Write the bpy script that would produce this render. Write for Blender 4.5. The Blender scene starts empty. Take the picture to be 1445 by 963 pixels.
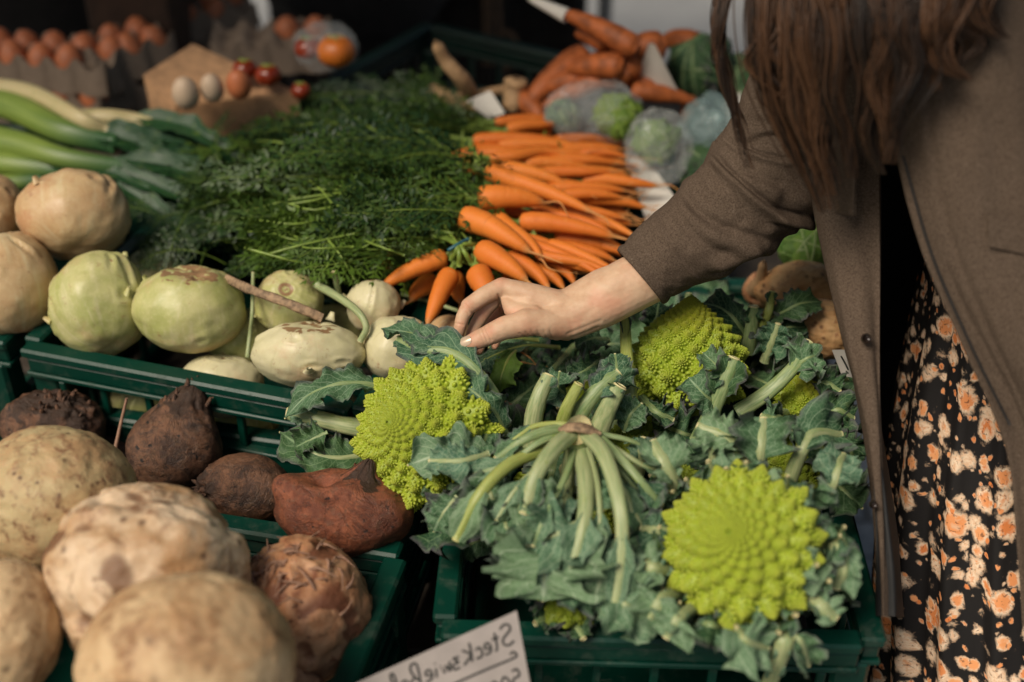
import bpy, math, random
import numpy as np
from mathutils import Vector, Matrix

random.seed(7)
rng = np.random.default_rng(7)
R = math.radians
scene = bpy.context.scene

# ------------------------------------------------------------------ camera
F = 1806.0                       # focal length in photo pixels (45 mm on 36 mm, 1445 px wide)
PITCH = R(35)
CAMZ = 1.65
cam_d = bpy.data.cameras.new("camera")
cam = bpy.data.objects.new("camera", cam_d)
scene.collection.objects.link(cam)
cam_d.lens = 45.0
cam_d.sensor_width = 36.0
cam_d.clip_start = 0.05
cam_d.clip_end = 500
cam.location = (0, 0, CAMZ)
cam.rotation_euler = (math.pi / 2 - PITCH, 0, 0)
cam_d.dof.use_dof = True
cam_d.dof.focus_distance = 1.26
cam_d.dof.aperture_fstop = 2.1
scene.camera = cam

# ------------------------------------------------------------------ sky, sun, exposure
SUN_EL, SUN_AZ = R(53), R(226)     # direction the light comes from (azimuth clockwise from +y): behind the camera, to the left
world = bpy.data.worlds.new("World")
scene.world = world
world.use_nodes = True
wn = world.node_tree
sky = wn.nodes.new("ShaderNodeTexSky")
sky.sky_type = 'NISHITA'
sky.sun_disc = False
sky.sun_elevation = SUN_EL
sky.sun_rotation = SUN_AZ
sky.air_density = 1.6
sky.dust_density = 4.0
wn.links.new(sky.outputs[0], wn.nodes["Background"].inputs[0])
wn.nodes["Background"].inputs[1].default_value = 0.057
sun_d = bpy.data.lights.new("sun", 'SUN')
sun = bpy.data.objects.new("sun", sun_d)
scene.collection.objects.link(sun)
sun_d.energy = 3.4
sun_d.angle = R(26)
sun_d.color = (1.0, 0.89, 0.745)
sdir = Vector((math.sin(SUN_AZ) * math.cos(SUN_EL), math.cos(SUN_AZ) * math.cos(SUN_EL), math.sin(SUN_EL)))
sun.rotation_euler = (-sdir).to_track_quat('-Z', 'Y').to_euler()
scene.view_settings.view_transform = 'Standard'
scene.view_settings.look = 'None'
scene.view_settings.exposure = 0.0
scene.view_settings.gamma = 1.0
scene.cycles.use_denoising = True
scene.cycles.max_bounces = 6
scene.cycles.transparent_max_bounces = 8

# ------------------------------------------------------------------ pixel -> place helpers
CP, SP = math.cos(PITCH), math.sin(PITCH)
RIGHT = np.array((1.0, 0, 0))
UP = np.array((0, SP, CP))
FWD = np.array((0, CP, -SP))
EYE = np.array((0, 0, CAMZ))


def V(px, py, d):
    """photo pixel at a depth of d metres along the optical axis"""
    return EYE + d * (FWD + RIGHT * ((px - 722.5) / F) + UP * ((481.5 - py) / F))


def P(px, py, z):
    """photo pixel on the level z"""
    k = FWD + RIGHT * ((px - 722.5) / F) + UP * ((481.5 - py) / F)
    return EYE + k * ((z - CAMZ) / k[2])


def depth(p):
    return float(np.dot(np.asarray(p) - EYE, FWD))


def S(px, d):
    return px * d / F


def unit(v):
    v = np.asarray(v, float)
    return v / max(1e-9, np.linalg.norm(v))


# ------------------------------------------------------------------ noise in numpy
_perm = np.random.default_rng(3).random(4096)


def _h(ix, iy, iz):
    return _perm[(ix * 73856093 ^ iy * 19349663 ^ iz * 83492791) & 4095]


def vnoise(p):
    p = np.asarray(p, float)
    i = np.floor(p).astype(np.int64)
    f = p - i
    f = f * f * (3 - 2 * f)
    x, y, z = i[..., 0], i[..., 1], i[..., 2]
    fx, fy, fz = f[..., 0], f[..., 1], f[..., 2]
    r = 0
    for a in (0, 1):
        for b in (0, 1):
            for c in (0, 1):
                w = (fx if a else 1 - fx) * (fy if b else 1 - fy) * (fz if c else 1 - fz)
                r = r + w * _h(x + a, y + b, z + c)
    return r * 2 - 1


def fbm(p, o=4, g=0.5):
    p = np.asarray(p, float)
    r, a = 0, 1.0
    for k in range(o):
        r = r + a * vnoise(p * 2 ** k + 17.3 * k)
        a *= g
    return r


def smooth(a, b, x):
    t = np.clip((x - a) / (b - a), 0, 1)
    return t * t * (3 - 2 * t)


def catmull(pts, n):
    pts = np.asarray(pts, float)
    m = len(pts)
    if m == 2:
        return pts[0] + (pts[1] - pts[0]) * np.linspace(0, 1, n)[:, None]
    q = np.vstack([2 * pts[0] - pts[1], pts, 2 * pts[-1] - pts[-2]])
    t = np.linspace(0, m - 1 - 1e-9, n)
    i = t.astype(int)
    f = (t - i)[:, None]
    p0, p1, p2, p3 = q[i], q[i + 1], q[i + 2], q[i + 3]
    return 0.5 * (2 * p1 + (p2 - p0) * f + (2 * p0 - 5 * p1 + 4 * p2 - p3) * f * f + (3 * p1 - p0 - 3 * p2 + p3) * f ** 3)


def frames(path, hint=(0, 0, 1)):
    path = np.asarray(path, float)
    t = np.gradient(path, axis=0)
    t /= np.maximum(1e-9, np.linalg.norm(t, axis=1))[:, None]
    s = np.cross(t[0], hint)
    if np.linalg.norm(s) < 1e-3:
        s = np.cross(t[0], (1, 0.2, 0.1))
    s = unit(s)
    ss = []
    for k in range(len(path)):
        s = unit(s - t[k] * np.dot(s, t[k]))
        ss.append(s)
    ss = np.array(ss)
    return t, ss, np.cross(ss, t)


# ------------------------------------------------------------------ mesh builder
OFF = {}          # object name -> world position of its local origin


class MB:
    def __init__(self):
        self.v, self.f, self.a, self.n = [], [], [], 0

    def add(self, v, faces, att=None):
        v = np.asarray(v, float).reshape(-1, 3)
        self.v.append(v)
        self.a.append(np.zeros((len(v), 3)) if att is None else np.asarray(att, float).reshape(-1, 3))
        n = self.n
        if isinstance(faces, np.ndarray):
            self.f.extend((faces + n).tolist())
        else:
            self.f.extend([[i + n for i in f] for f in faces])
        self.n += len(v)
        return self

    def grid(self, pts, att=None, cu=False, cv=False, flip=False):
        pts = np.asarray(pts, float)
        nu, nv = pts.shape[:2]
        u = np.arange(nu if cu else nu - 1)
        v = np.arange(nv if cv else nv - 1)
        a, b = np.meshgrid(u, v, indexing='ij')
        a2, b2 = (a + 1) % nu, (b + 1) % nv
        q = np.stack([a * nv + b, a2 * nv + b, a2 * nv + b2, a * nv + b2], -1).reshape(-1, 4)
        if flip:
            q = q[:, ::-1]
        return self.add(pts.reshape(-1, 3), q, None if att is None else np.asarray(att).reshape(-1, 3))

    def tube(self, path, rad, seg=10, cap=True, flat=1.0, hint=(0, 0, 1), att=None, bump=None):
        path = np.asarray(path, float)
        n = len(path)
        rad = np.broadcast_to(np.asarray(rad, float), (n,))
        t, s, nn = frames(path, hint)
        th = np.linspace(0, 2 * math.pi, seg, endpoint=False)
        rr = rad[:, None] * np.ones(seg)[None]
        if bump is not None:
            rr = rr * (1 + bump(np.linspace(0, 1, n)[:, None], th[None]))
        pts = path[:, None] + rr[..., None] * (np.cos(th)[None, :, None] * s[:, None] + flat * np.sin(th)[None, :, None] * nn[:, None])
        if att is None:
            A = np.zeros((n, seg, 3))
            A[..., 0] = np.linspace(0, 1, n)[:, None]
            A[..., 1] = (th / (2 * math.pi))[None]
        else:
            A = np.broadcast_to(np.asarray(att, float), (n, seg, 3))
        n0 = self.n
        self.grid(pts, A, cv=True, flip=True)
        if cap:
            self.f.append([n0 + k for k in range(seg)][::-1] if False else [n0 + k for k in range(seg)])
            self.f.append([n0 + (n - 1) * seg + k for k in range(seg)][::-1])
        return self

    def capsule(self, p0, r0, p1, r1, seg=20):
        p0, p1 = np.asarray(p0, float), np.asarray(p1, float)
        d = unit(p1 - p0)
        L = np.linalg.norm(p1 - p0)
        path, rad = [], []
        for a in np.linspace(-math.pi / 2 + 0.12, 0, 6):
            path.append(p0 + d * r0 * math.sin(a)); rad.append(r0 * math.cos(a))
        for k in (0.33, 0.66):
            path.append(p0 + d * L * k); rad.append(r0 + (r1 - r0) * k)
        for a in np.linspace(0, math.pi / 2 - 0.12, 6):
            path.append(p1 + d * r1 * math.sin(a)); rad.append(r1 * math.cos(a))
        return self.tube(path, rad, seg)

    def chain(self, pts, seg=20):
        for a, b in zip(pts[:-1], pts[1:]):
            self.capsule(a[0], a[1], b[0], b[1], seg)
        return self

    def box(self, lo, hi, ch=0.0, M=None):
        lo, hi = np.asarray(lo, float), np.asarray(hi, float)
        c, h = (lo + hi) / 2, (hi - lo) / 2
        ch = min(ch, h.min() * 0.45)
        if ch <= 0:
            vs = np.array([[x, y, z] for x in (-1, 1) for y in (-1, 1) for z in (-1, 1)]) * h + c
            fs = [[0, 1, 3, 2], [4, 6, 7, 5], [0, 4, 5, 1], [2, 3, 7, 6], [0, 2, 6, 4], [1, 5, 7, 3]]
        else:
            vs, idx = [], {}
            for x in (-1, 1):
                for y in (-1, 1):
                    for z in (-1, 1):
                        s = np.array((x, y, z))
                        for ax in range(3):
                            w = s * (h - ch)
                            w[ax] = s[ax] * h[ax]
                            idx[(x, y, z, ax)] = len(vs)
                            vs.append(c + w)
            fs = []
            for ax in range(3):
                b, d = (ax + 1) % 3, (ax + 2) % 3
                for sg in (-1, 1):
                    f = []
                    for (p, q) in ((-1, -1), (1, -1), (1, 1), (-1, 1)):
                        k = [0, 0, 0]; k[ax], k[b], k[d] = sg, p, q
                        f.append(idx[(*k, ax)])
                    fs.append(f if sg > 0 else f[::-1])
            for ax in range(3):
                b, d = (ax + 1) % 3, (ax + 2) % 3
                for p in (-1, 1):
                    for q in (-1, 1):
                        k0 = [0, 0, 0]; k0[ax], k0[b], k0[d] = -1, p, q
                        k1 = [0, 0, 0]; k1[ax], k1[b], k1[d] = 1, p, q
                        f = [idx[(*k0, b)], idx[(*k1, b)], idx[(*k1, d)], idx[(*k0, d)]]
                        fs.append(f if p * q > 0 else f[::-1])
            for x in (-1, 1):
                for y in (-1, 1):
                    for z in (-1, 1):
                        f = [idx[(x, y, z, k)] for k in range(3)]
                        fs.append(f if x * y * z > 0 else f[::-1])
            vs = np.array(vs)
        if M is not None:
            vs = vs @ np.array(M.to_3x3()).T + np.array(M.translation)
        return self.add(vs, fs)

    def mesh(self, name, off=(0, 0, 0)):
        v = np.vstack(self.v) - np.asarray(off, float)
        me = bpy.data.meshes.new(name)
        me.from_pydata(v.tolist(), [], self.f)
        at = me.attributes.new("lc", 'FLOAT_VECTOR', 'POINT')
        at.data.foreach_set('vector', np.vstack(self.a).ravel().astype(np.float32))
        return me

    def build(self, name, m, parent=None, origin=None, smooth=True, kind=None):
        if parent is not None:
            off = OFF[parent.name]
        else:
            off = np.zeros(3) if origin is None else np.asarray(origin, float)
        me = self.mesh(name, off)
        if smooth:
            me.polygons.foreach_set('use_smooth', [True] * len(me.polygons))
        for mm in (m if isinstance(m, (list, tuple)) else [m]):
            me.materials.append(mm)
        o = bpy.data.objects.new(name, me)
        scene.collection.objects.link(o)
        if parent is not None:
            o.parent = parent
        else:
            o.location = off
        OFF[o.name] = off
        if kind:
            o['kind'] = kind
        return o


def tag(o, label, cat, group=None, kind=None):
    o['label'] = label
    o['category'] = cat
    if group:
        o['group'] = group
    if kind:
        o['kind'] = kind
    return o


def thing(name, label, cat, loc, group=None):
    o = bpy.data.objects.new(name, None)
    scene.collection.objects.link(o)
    o.empty_display_size = 0.05
    o.location = [float(x) for x in loc]
    OFF[o.name] = np.asarray(loc, float)
    return tag(o, label, cat, group)


def link_mesh(name, me, parent, M):
    """another user of shared mesh data, placed by a world matrix"""
    o = bpy.data.objects.new(name, me)
    scene.collection.objects.link(o)
    if parent is not None:
        o.parent = parent
        o.matrix_basis = Matrix.Translation(-Vector(OFF[parent.name])) @ M
    else:
        o.matrix_basis = M
        OFF[o.name] = np.array(M.translation)
    return o


def rot_to(axis, roll=0.0):
    """rotation that carries +z to axis"""
    return Vector(axis).to_track_quat('Z', 'Y').to_matrix().to_4x4() @ Matrix.Rotation(roll, 4, 'Z')


# ------------------------------------------------------------------ materials
class Mat:
    def __init__(self, name):
        self.m = bpy.data.materials.new(name)
        self.m.use_nodes = True
        self.nt = self.m.node_tree
        self.b = self.nt.nodes["Principled BSDF"]

    def n(self, kind, out=0, props=None, **ins):
        nd = self.nt.nodes.new("ShaderNode" + kind)
        for k, v in (props or {}).items():
            setattr(nd, k, v)
        for k, v in ins.items():
            k = k.replace('_', ' ')
            s = nd.inputs[int(k[1:])] if k[0] == 'i' and k[1:].isdigit() else nd.inputs[k]
            self.put(s, v)
        return nd.outputs[out]

    def put(self, s, v):
        if isinstance(v, bpy.types.NodeSocket):
            self.nt.links.new(v, s)
        elif isinstance(v, (tuple, list)) and len(v) == 3 and s.type == 'RGBA':
            s.default_value = (*v, 1)
        else:
            s.default_value = v

    def set(self, **k):
        for a, v in k.items():
            self.put(self.b.inputs[a.replace('_', ' ')], v)
        return self

    def obj(self):
        co = self.n("TexCoord", 3)
        rnd = self.n("ObjectInfo", 5)
        return self.n("VectorMath", 0, {'operation': 'ADD'}, i0=co, i1=self.n("CombineXYZ", i0=rnd, i1=rnd))

    def attr(self):
        a = self.n("Attribute", 1, {'attribute_name': 'lc'})
        nd = self.nt.nodes.new("ShaderNodeSeparateXYZ")
        self.nt.links.new(a, nd.inputs[0])
        return a, nd.outputs[0], nd.outputs[1], nd.outputs[2]

    def noise(self, vec, scale, detail=4, rough=0.55, dist=0.0):
        return self.n("TexNoise", 0, None, Vector=vec, Scale=scale, Detail=detail, Roughness=rough, Distortion=dist)

    def mul(self, vec, s):
        return self.n("VectorMath", 0, {'operation': 'MULTIPLY'}, i0=vec, i1=s)

    def math(self, op, a, b=0.5, clamp=False):
        return self.n("Math", 0, {'operation': op, 'use_clamp': clamp}, i0=a, i1=b)

    def step(self, x, a, b):
        nd = self.nt.nodes.new("ShaderNodeMapRange")
        nd.interpolation_type = 'SMOOTHSTEP'
        self.put(nd.inputs[0], x); nd.inputs[1].default_value = a; nd.inputs[2].default_value = b
        return nd.outputs[0]

    def mix(self, f, a, b, blend='MIX'):
        nd = self.nt.nodes.new("ShaderNodeMix")
        nd.data_type = 'RGBA'; nd.blend_type = blend
        self.put(nd.inputs[0], f); self.put(nd.inputs[6], a); self.put(nd.inputs[7], b)
        return nd.outputs[2]

    def bump(self, h, strength=0.3, dist=0.002):
        self.put(self.b.inputs['Normal'], self.n("Bump", 0, None, Strength=strength, Distance=dist, Height=h))
        return self


def flat(name, col, rough=0.6, nscale=60, var=0.25, bump=0.0, metal=0.0, spec=0.5):
    """a plain colour with grain and small unevenness"""
    m = Mat(name)
    co = m.obj()
    n = m.noise(co, nscale, 5)
    dark = tuple(c * (1 - var) for c in col)
    lite = tuple(min(1, c * (1 + var)) for c in col)
    m.set(Base_Color=m.mix(m.step(n, 0.3, 0.7), dark, lite), Roughness=rough, Metallic=metal, Specular_IOR_Level=spec)
    if bump:
        m.bump(n, bump, 0.002)
    return m.m


def m_plastic():
    m = Mat("green_plastic")
    co = m.obj()
    n = m.noise(co, 9, 6, 0.65)
    dust = m.step(m.noise(co, 38, 6, 0.7), 0.5, 0.72)
    c = m.mix(n, (0.001, 0.025, 0.016), (0.002, 0.046, 0.030))
    c = m.mix(m.math('MULTIPLY', dust, 0.38), c, (0.075, 0.095, 0.07))
    scr = m.step(m.noise(m.mul(co, (14, 60, 220)), 1.0, 4, 0.7), 0.66, 0.72)
    c = m.mix(m.math('MULTIPLY', scr, 0.3), c, (0.10, 0.13, 0.10))
    m.set(Base_Color=c, Roughness=m.math('ADD', m.math('MULTIPLY', dust, 0.3), 0.36), Specular_IOR_Level=0.3)
    return m.bump(m.noise(co, 160, 3), 0.12, 0.001).m


def m_kohlrabi(name, c1, c2, tan):
    m = Mat(name)
    co = m.obj()
    _, a, th, scar = m.attr()
    rnd = m.n("ObjectInfo", 5)
    big = m.noise(co, 22, 4, 0.6)
    streak = m.noise(m.n("CombineXYZ", i0=m.math('MULTIPLY', th, 14.0), i1=m.math('MULTIPLY', a, 1.5), i2=rnd), 2.0, 4)
    c = m.mix(m.step(big, 0.3, 0.7), c1, c2)
    c = m.mix(m.math('MULTIPLY', m.step(m.noise(co, 13, 5, 0.65), 0.5, 0.68), 0.75), c, tan)
    c = m.mix(m.math('MULTIPLY', m.step(streak, 0.5, 0.72), 0.45), c, (0.64, 0.58, 0.36))
    c = m.mix(m.math('MULTIPLY', m.step(m.noise(m.n("CombineXYZ", i0=m.math('MULTIPLY', th, 40.0), i1=m.math('MULTIPLY', a, 2.0)), 1.3, 3), 0.55, 0.75), 0.22), c, (0.26, 0.24, 0.07))
    spot = m.step(m.noise(co, 75, 6, 0.75), 0.585, 0.70)
    c = m.mix(m.math('MULTIPLY', spot, 0.6), c, (0.30, 0.14, 0.07))
    fine = m.noise(co, 260, 3)
    c = m.mix(m.math('MULTIPLY', m.step(fine, 0.45, 0.8), 0.18), c, (0.75, 0.68, 0.45))
    edge = m.step(m.math('ADD', scar, m.math('MULTIPLY', m.math('SUBTRACT', m.noise(co, 120, 5, 0.7), 0.5), 0.9)), 0.42, 0.62)
    brown = m.mix(m.noise(co, 90, 5, 0.7), (0.15, 0.075, 0.035), (0.40, 0.25, 0.12))
    c = m.mix(edge, c, brown)
    m.set(Base_Color=c, Roughness=0.44, Subsurface_Weight=0.12, Subsurface_Scale=0.01)
    m.b.inputs['Subsurface Radius'].default_value = (0.8, 0.9, 0.4)
    return m.bump(m.math('ADD', m.math('MULTIPLY', big, 0.4), m.noise(co, 110, 5, 0.65)), 0.28, 0.002).m


def m_celeriac(name, base, brown, pale, amt, sc=1.0):
    m = Mat(name)
    co = m.obj()
    _, a, th, scar = m.attr()
    n1 = m.noise(co, 26 * sc, 6, 0.65, 0.6)
    n2 = m.noise(co, 70 * sc, 5, 0.65, 0.4)
    c = m.mix(m.step(n1, 0.35, 0.65), pale, base)
    c = m.mix(m.math('MULTIPLY', m.step(n2, 0.56 - 0.1 * amt, 0.74 - 0.08 * amt), 0.85), c, brown)
    v = m.n("TexVoronoi", 0, None, Vector=co, Scale=95 * sc)
    pit = m.math('MULTIPLY', m.math('MULTIPLY', m.step(m.math('SUBTRACT', 0.30, v), 0.0, 0.22), m.step(m.noise(co, 30, 2), 0.42, 0.6)), max(0.15, min(0.9, amt + 0.25)))
    c = m.mix(pit, c, tuple(x * 0.45 for x in brown))
    c = m.mix(m.math('MULTIPLY', m.step(scar, 0.25, 0.85), 0.9), c, tuple(x * 0.8 for x in brown))
    m.set(Base_Color=c, Roughness=0.62, Subsurface_Weight=0.06, Subsurface_Scale=0.01)
    return m.bump(m.math('ADD', n2, m.math('MULTIPLY', n1, 0.8)), 0.5, 0.004).m


def m_beet(name, c1, c2, soil):
    m = Mat(name)
    co = m.obj()
    _, a, th, scar = m.attr()
    n1 = m.noise(co, 42, 8, 0.78, 0.8)
    n2 = m.noise(co, 150, 8, 0.8, 0.4)
    c = m.mix(m.step(n1, 0.38, 0.62), c1, c2)
    c = m.mix(m.math('MULTIPLY', m.step(n2, 0.5, 0.62), 0.7), c, soil)
    rid = m.math('ABSOLUTE', m.math('SUBTRACT', m.noise(co, 26, 6, 0.7, 0.6), 0.5))
    c = m.mix(m.math('MULTIPLY', m.math('SUBTRACT', 1.0, m.step(rid, 0.0, 0.022)), 0.5), c, (0.016, 0.009, 0.006))
    c = m.mix(m.step(m.noise(co, 110, 5), 0.62, 0.70), c, (0.012, 0.008, 0.006))
    c = m.mix(m.step(scar, 0.3, 0.75), c, m.mix(n2, (0.008, 0.005, 0.004), (0.09, 0.045, 0.025)))
    m.set(Base_Color=c, Roughness=0.55)
    return m.bump(m.math('ADD', m.math('MULTIPLY', n2, 1.2), m.math('ADD', n1, m.math('MULTIPLY', m.step(rid, 0.0, 0.05), 0.4))), 0.55, 0.004).m


def m_carrot():
    m = Mat("carrot_skin")
    co = m.obj()
    a, u, v, rnd = m.attr()
    ring = m.noise(m.n("CombineXYZ", i0=m.math('MULTIPLY', u, 42.0), i1=m.math('MULTIPLY', v, 3.0), i2=m.math('MULTIPLY', rnd, 50.0)), 1.0, 4, 0.7)
    c = m.mix(m.noise(co, 25, 3), (0.62, 0.165, 0.018), (0.78, 0.255, 0.038))
    c = m.mix(rnd, c, m.mix(0.5, c, (0.52, 0.10, 0.010)))
    c = m.mix(m.math('MULTIPLY', m.step(ring, 0.6, 0.72), 0.5), c, (0.40, 0.085, 0.012))
    c = m.mix(m.math('MULTIPLY', m.step(m.noise(co, 140, 4), 0.6, 0.75), 0.35), c, (0.72, 0.36, 0.13))
    c = m.mix(m.step(u, 0.86, 1.0), c, (0.55, 0.25, 0.08))
    c = m.mix(m.step(m.math('SUBTRACT', 0.03, u), 0.0, 0.03), c, (0.10, 0.12, 0.02))
    m.set(Base_Color=c, Roughness=0.58, Specular_IOR_Level=0.35, Subsurface_Weight=0.1, Subsurface_Scale=0.008)
    return m.bump(ring, 0.35, 0.0015).m


def m_leaf(name, c1, c2, vein, purple=0.0, rough=0.5, nveins=9.0):
    m = Mat(name)
    co = m.obj()
    a, u, v, rnd = m.attr()
    av = m.math('ABSOLUTE', m.math('SUBTRACT', m.math('MULTIPLY', v, 2.0), 1.0))
    n = m.noise(co, 40, 5, 0.6)
    c = m.mix(m.step(n, 0.3, 0.7), c1, c2)
    c = m.mix(m.math('MULTIPLY', rnd, 0.6), c, (c2[0] * 1.9, c2[1] * 1.5, c2[2] * 1.1))
    # side veins run out and forward from the midrib, with a finer net between them
    ph = m.math('ADD', m.math('MULTIPLY', u, nveins), m.math('MULTIPLY', av, -2.6))
    ph = m.math('ADD', ph, m.math('MULTIPLY', m.noise(co, 18, 2), 1.1))
    saw = m.math('ABSOLUTE', m.math('SUBTRACT', m.math('FRACT', ph), 0.5))
    side = m.math('SUBTRACT', 1.0, m.step(saw, 0.0, 0.085))
    net = m.n("TexVoronoi", 0, {'feature': 'DISTANCE_TO_EDGE'}, Vector=co, Scale=210)
    netv = m.math('MULTIPLY', m.math('SUBTRACT', 1.0, m.step(net, 0.0, 0.10)), 0.35)
    mid = m.math('SUBTRACT', 1.0, m.step(av, 0.02, 0.09))
    vf = m.math('MAXIMUM', m.math('MAXIMUM', m.math('MULTIPLY', side, 0.85), netv), mid)
    c = m.mix(vf, c, vein)
    if purple:
        c = m.mix(m.math('MULTIPLY', m.step(m.math('ADD', av, m.math('MULTIPLY', m.noise(co, 30, 3), 0.6)), 1.0, 1.35), purple), c, (0.10, 0.065, 0.10))
    old = m.math('MULTIPLY', m.step(m.noise(co, 26, 5, 0.7), 0.64, 0.74), 0.4)
    c = m.mix(old, c, (0.22, 0.20, 0.05))
    m.set(Base_Color=c, Roughness=rough + 0.08, Specular_IOR_Level=0.22)
    return m.bump(m.math('ADD', m.math('MULTIPLY', m.math('SUBTRACT', 1.0, vf), 0.7), m.math('MULTIPLY', n, 0.5)), 0.4, 0.0018).m


def m_stalk(name, c1, c2, cut):
    m = Mat(name)
    co = m.obj()
    a, u, v, rnd = m.attr()
    fib = m.noise(m.n("CombineXYZ", i0=m.math('MULTIPLY', u, 2.2), i1=m.math('MULTIPLY', v, 9.0), i2=m.math('MULTIPLY', rnd, 30.0)), 2.2, 4, 0.6)
    c = m.mix(m.step(fib, 0.3, 0.7), c1, c2)
    c = m.mix(m.math('MULTIPLY', m.step(m.noise(co, 60, 5, 0.7), 0.56, 0.7), 0.5), c, (0.20, 0.28, 0.035))
    c = m.mix(m.math('MULTIPLY', m.step(m.noise(co, 45, 6, 0.75), 0.66, 0.74), 0.55), c, (0.24, 0.12, 0.05))
    c = m.mix(m.step(u, 0.985, 1.0), c, cut)
    m.set(Base_Color=c, Roughness=0.45, Subsurface_Weight=0.08, Subsurface_Scale=0.005)
    return m.bump(fib, 0.35, 0.0015).m


def m_leek():
    """pale stem turning green, then dark blue green towards the leaf end"""
    m = Mat("leek_fading")
    co = m.obj()
    a, u, v, rnd = m.attr()
    fib = m.noise(m.n("CombineXYZ", i0=m.math('MULTIPLY', u, 1.5), i1=m.math('MULTIPLY', v, 26.0)), 1.6, 4, 0.6)
    c = m.mix(m.step(fib, 0.3, 0.7), (0.13, 0.21, 0.028), (0.27, 0.35, 0.07))
    c = m.mix(m.step(u, 0.45, 0.95), c, m.mix(fib, (0.02, 0.075, 0.028), (0.06, 0.15, 0.05)))
    m.set(Base_Color=c, Roughness=0.4)
    return m.bump(fib, 0.3, 0.0015).m


def m_romanesco():
    m = Mat("romanesco_bud")
    co = m.obj()
    a, u, v, rnd = m.attr()
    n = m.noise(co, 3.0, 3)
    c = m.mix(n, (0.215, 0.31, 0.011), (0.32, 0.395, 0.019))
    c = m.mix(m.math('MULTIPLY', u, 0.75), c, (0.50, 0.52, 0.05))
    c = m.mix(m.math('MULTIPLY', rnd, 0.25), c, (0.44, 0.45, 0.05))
    c = m.mix(m.math('MULTIPLY', m.step(m.noise(m.n("TexCoord", 3), 1.7, 3), 0.55, 0.75), 0.25), c, (0.22, 0.26, 0.02))
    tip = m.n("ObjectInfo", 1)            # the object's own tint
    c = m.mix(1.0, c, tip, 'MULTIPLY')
    m.set(Base_Color=c, Roughness=0.55, Subsurface_Weight=0.1, Subsurface_Scale=0.15)
    return m.m


def m_wool():
    m = Mat("brown_wool")
    co = m.n("TexCoord", 3)
    n = m.noise(co, 640, 5, 0.75)
    s = m.noise(m.mul(co, (1.0, 1.0, 0.3)), 900, 3, 0.7)
    c = m.mix(m.step(n, 0.34, 0.66), (0.056, 0.040, 0.029), (0.150, 0.112, 0.084))
    c = m.mix(m.math('MULTIPLY', m.step(s, 0.58, 0.72), 0.6), c, (0.25, 0.20, 0.155))
    c = m.mix(m.math('MULTIPLY', m.noise(co, 9, 3), 0.5), c, (0.095, 0.064, 0.043))
    m.set(Base_Color=c, Roughness=0.97, Specular_IOR_Level=0.06)
    return m.bump(m.math('ADD', n, m.math('MULTIPLY', m.noise(co, 130, 3), 0.7)), 0.6, 0.0022).m


def m_dress():
    m = Mat("floral_dress")
    a, u, v, rnd = m.attr()
    co0 = m.n("CombineXYZ", i0=u, i1=v)
    wob = m.n("TexNoise", 1, None, Vector=co0, Scale=46.0, Detail=4)
    co = m.n("VectorMath", 0, {'operation': 'ADD'}, i0=co0, i1=m.mul(m.n("VectorMath", 0, {'operation': 'SUBTRACT'}, i0=wob, i1=(0.5, 0.5, 0.5)), (0.016, 0.016, 0)))
    c = (0.007, 0.006, 0.006)
    for sc, rad, inn in ((2.9, 0.49, 0.19), (4.6, 0.41, 0.12), (8.0, 0.31, 0.10)):
        nd = m.nt.nodes.new("ShaderNodeTexVoronoi")
        nd.inputs['Scale'].default_value = sc * 12.5
        nd.inputs['Randomness'].default_value = 0.8
        m.nt.links.new(co, nd.inputs['Vector'])
        d, cc = nd.outputs[0], nd.outputs[1]
        sp = m.nt.nodes.new("ShaderNodeSeparateColor")
        m.nt.links.new(cc, sp.inputs[0])
        pet = m.noise(co, 130 + 50 * sc, 4, 0.7)
        dd = m.math('ADD', d, m.math('MULTIPLY', m.math('SUBTRACT', pet, 0.5), 0.30))
        mask = m.math('MULTIPLY', m.math('SUBTRACT', 1.0, m.step(dd, rad - 0.12, rad + 0.02)), m.step(sp.outputs[0], 0.06, 0.08))
        orange = m.mix(sp.outputs[1], (0.66, 0.20, 0.055), (0.76, 0.34, 0.14))
        cream = m.mix(m.step(pet, 0.35, 0.65), (0.66, 0.42, 0.26), (0.80, 0.64, 0.47))
        k = m.math('ADD', dd, m.math('MULTIPLY', m.math('SUBTRACT', sp.outputs[2], 0.5), 0.34))
        fl = m.mix(m.step(k, inn - 0.05, inn + 0.10), orange, cream)
        fl = m.mix(m.math('MULTIPLY', m.step(m.noise(co, 260, 3), 0.56, 0.66), 0.75), fl, (0.10, 0.045, 0.025))
        c = m.mix(mask, c, fl)
    m.set(Base_Color=c, Roughness=0.75, Specular_IOR_Level=0.25)
    return m.m


def m_skin():
    m = Mat("skin")
    co = m.n("TexCoord", 3)
    n = m.noise(co, 55, 4, 0.6)
    c = m.mix(m.step(n, 0.3, 0.7), (0.52, 0.325, 0.205), (0.62, 0.425, 0.28))
    c = m.mix(m.math('MULTIPLY', m.step(m.noise(co, 24, 3), 0.5, 0.7), 0.45), c, (0.60, 0.26, 0.165))
    pore = m.noise(co, 900, 3)
    _, red, vv, rr = m.attr()
    c = m.mix(m.math('MULTIPLY', red, 0.42), c, (0.58, 0.21, 0.125))
    m.set(Base_Color=c, Roughness=0.52, Subsurface_Weight=0.14, Subsurface_Scale=0.004, Specular_IOR_Level=0.35)
    m.b.inputs['Subsurface Radius'].default_value = (1.0, 0.4, 0.25)
    return m.bump(m.math('ADD', m.math('MULTIPLY', pore, 0.4), m.noise(co, 260, 4, 0.7)), 0.22, 0.001).m


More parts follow.
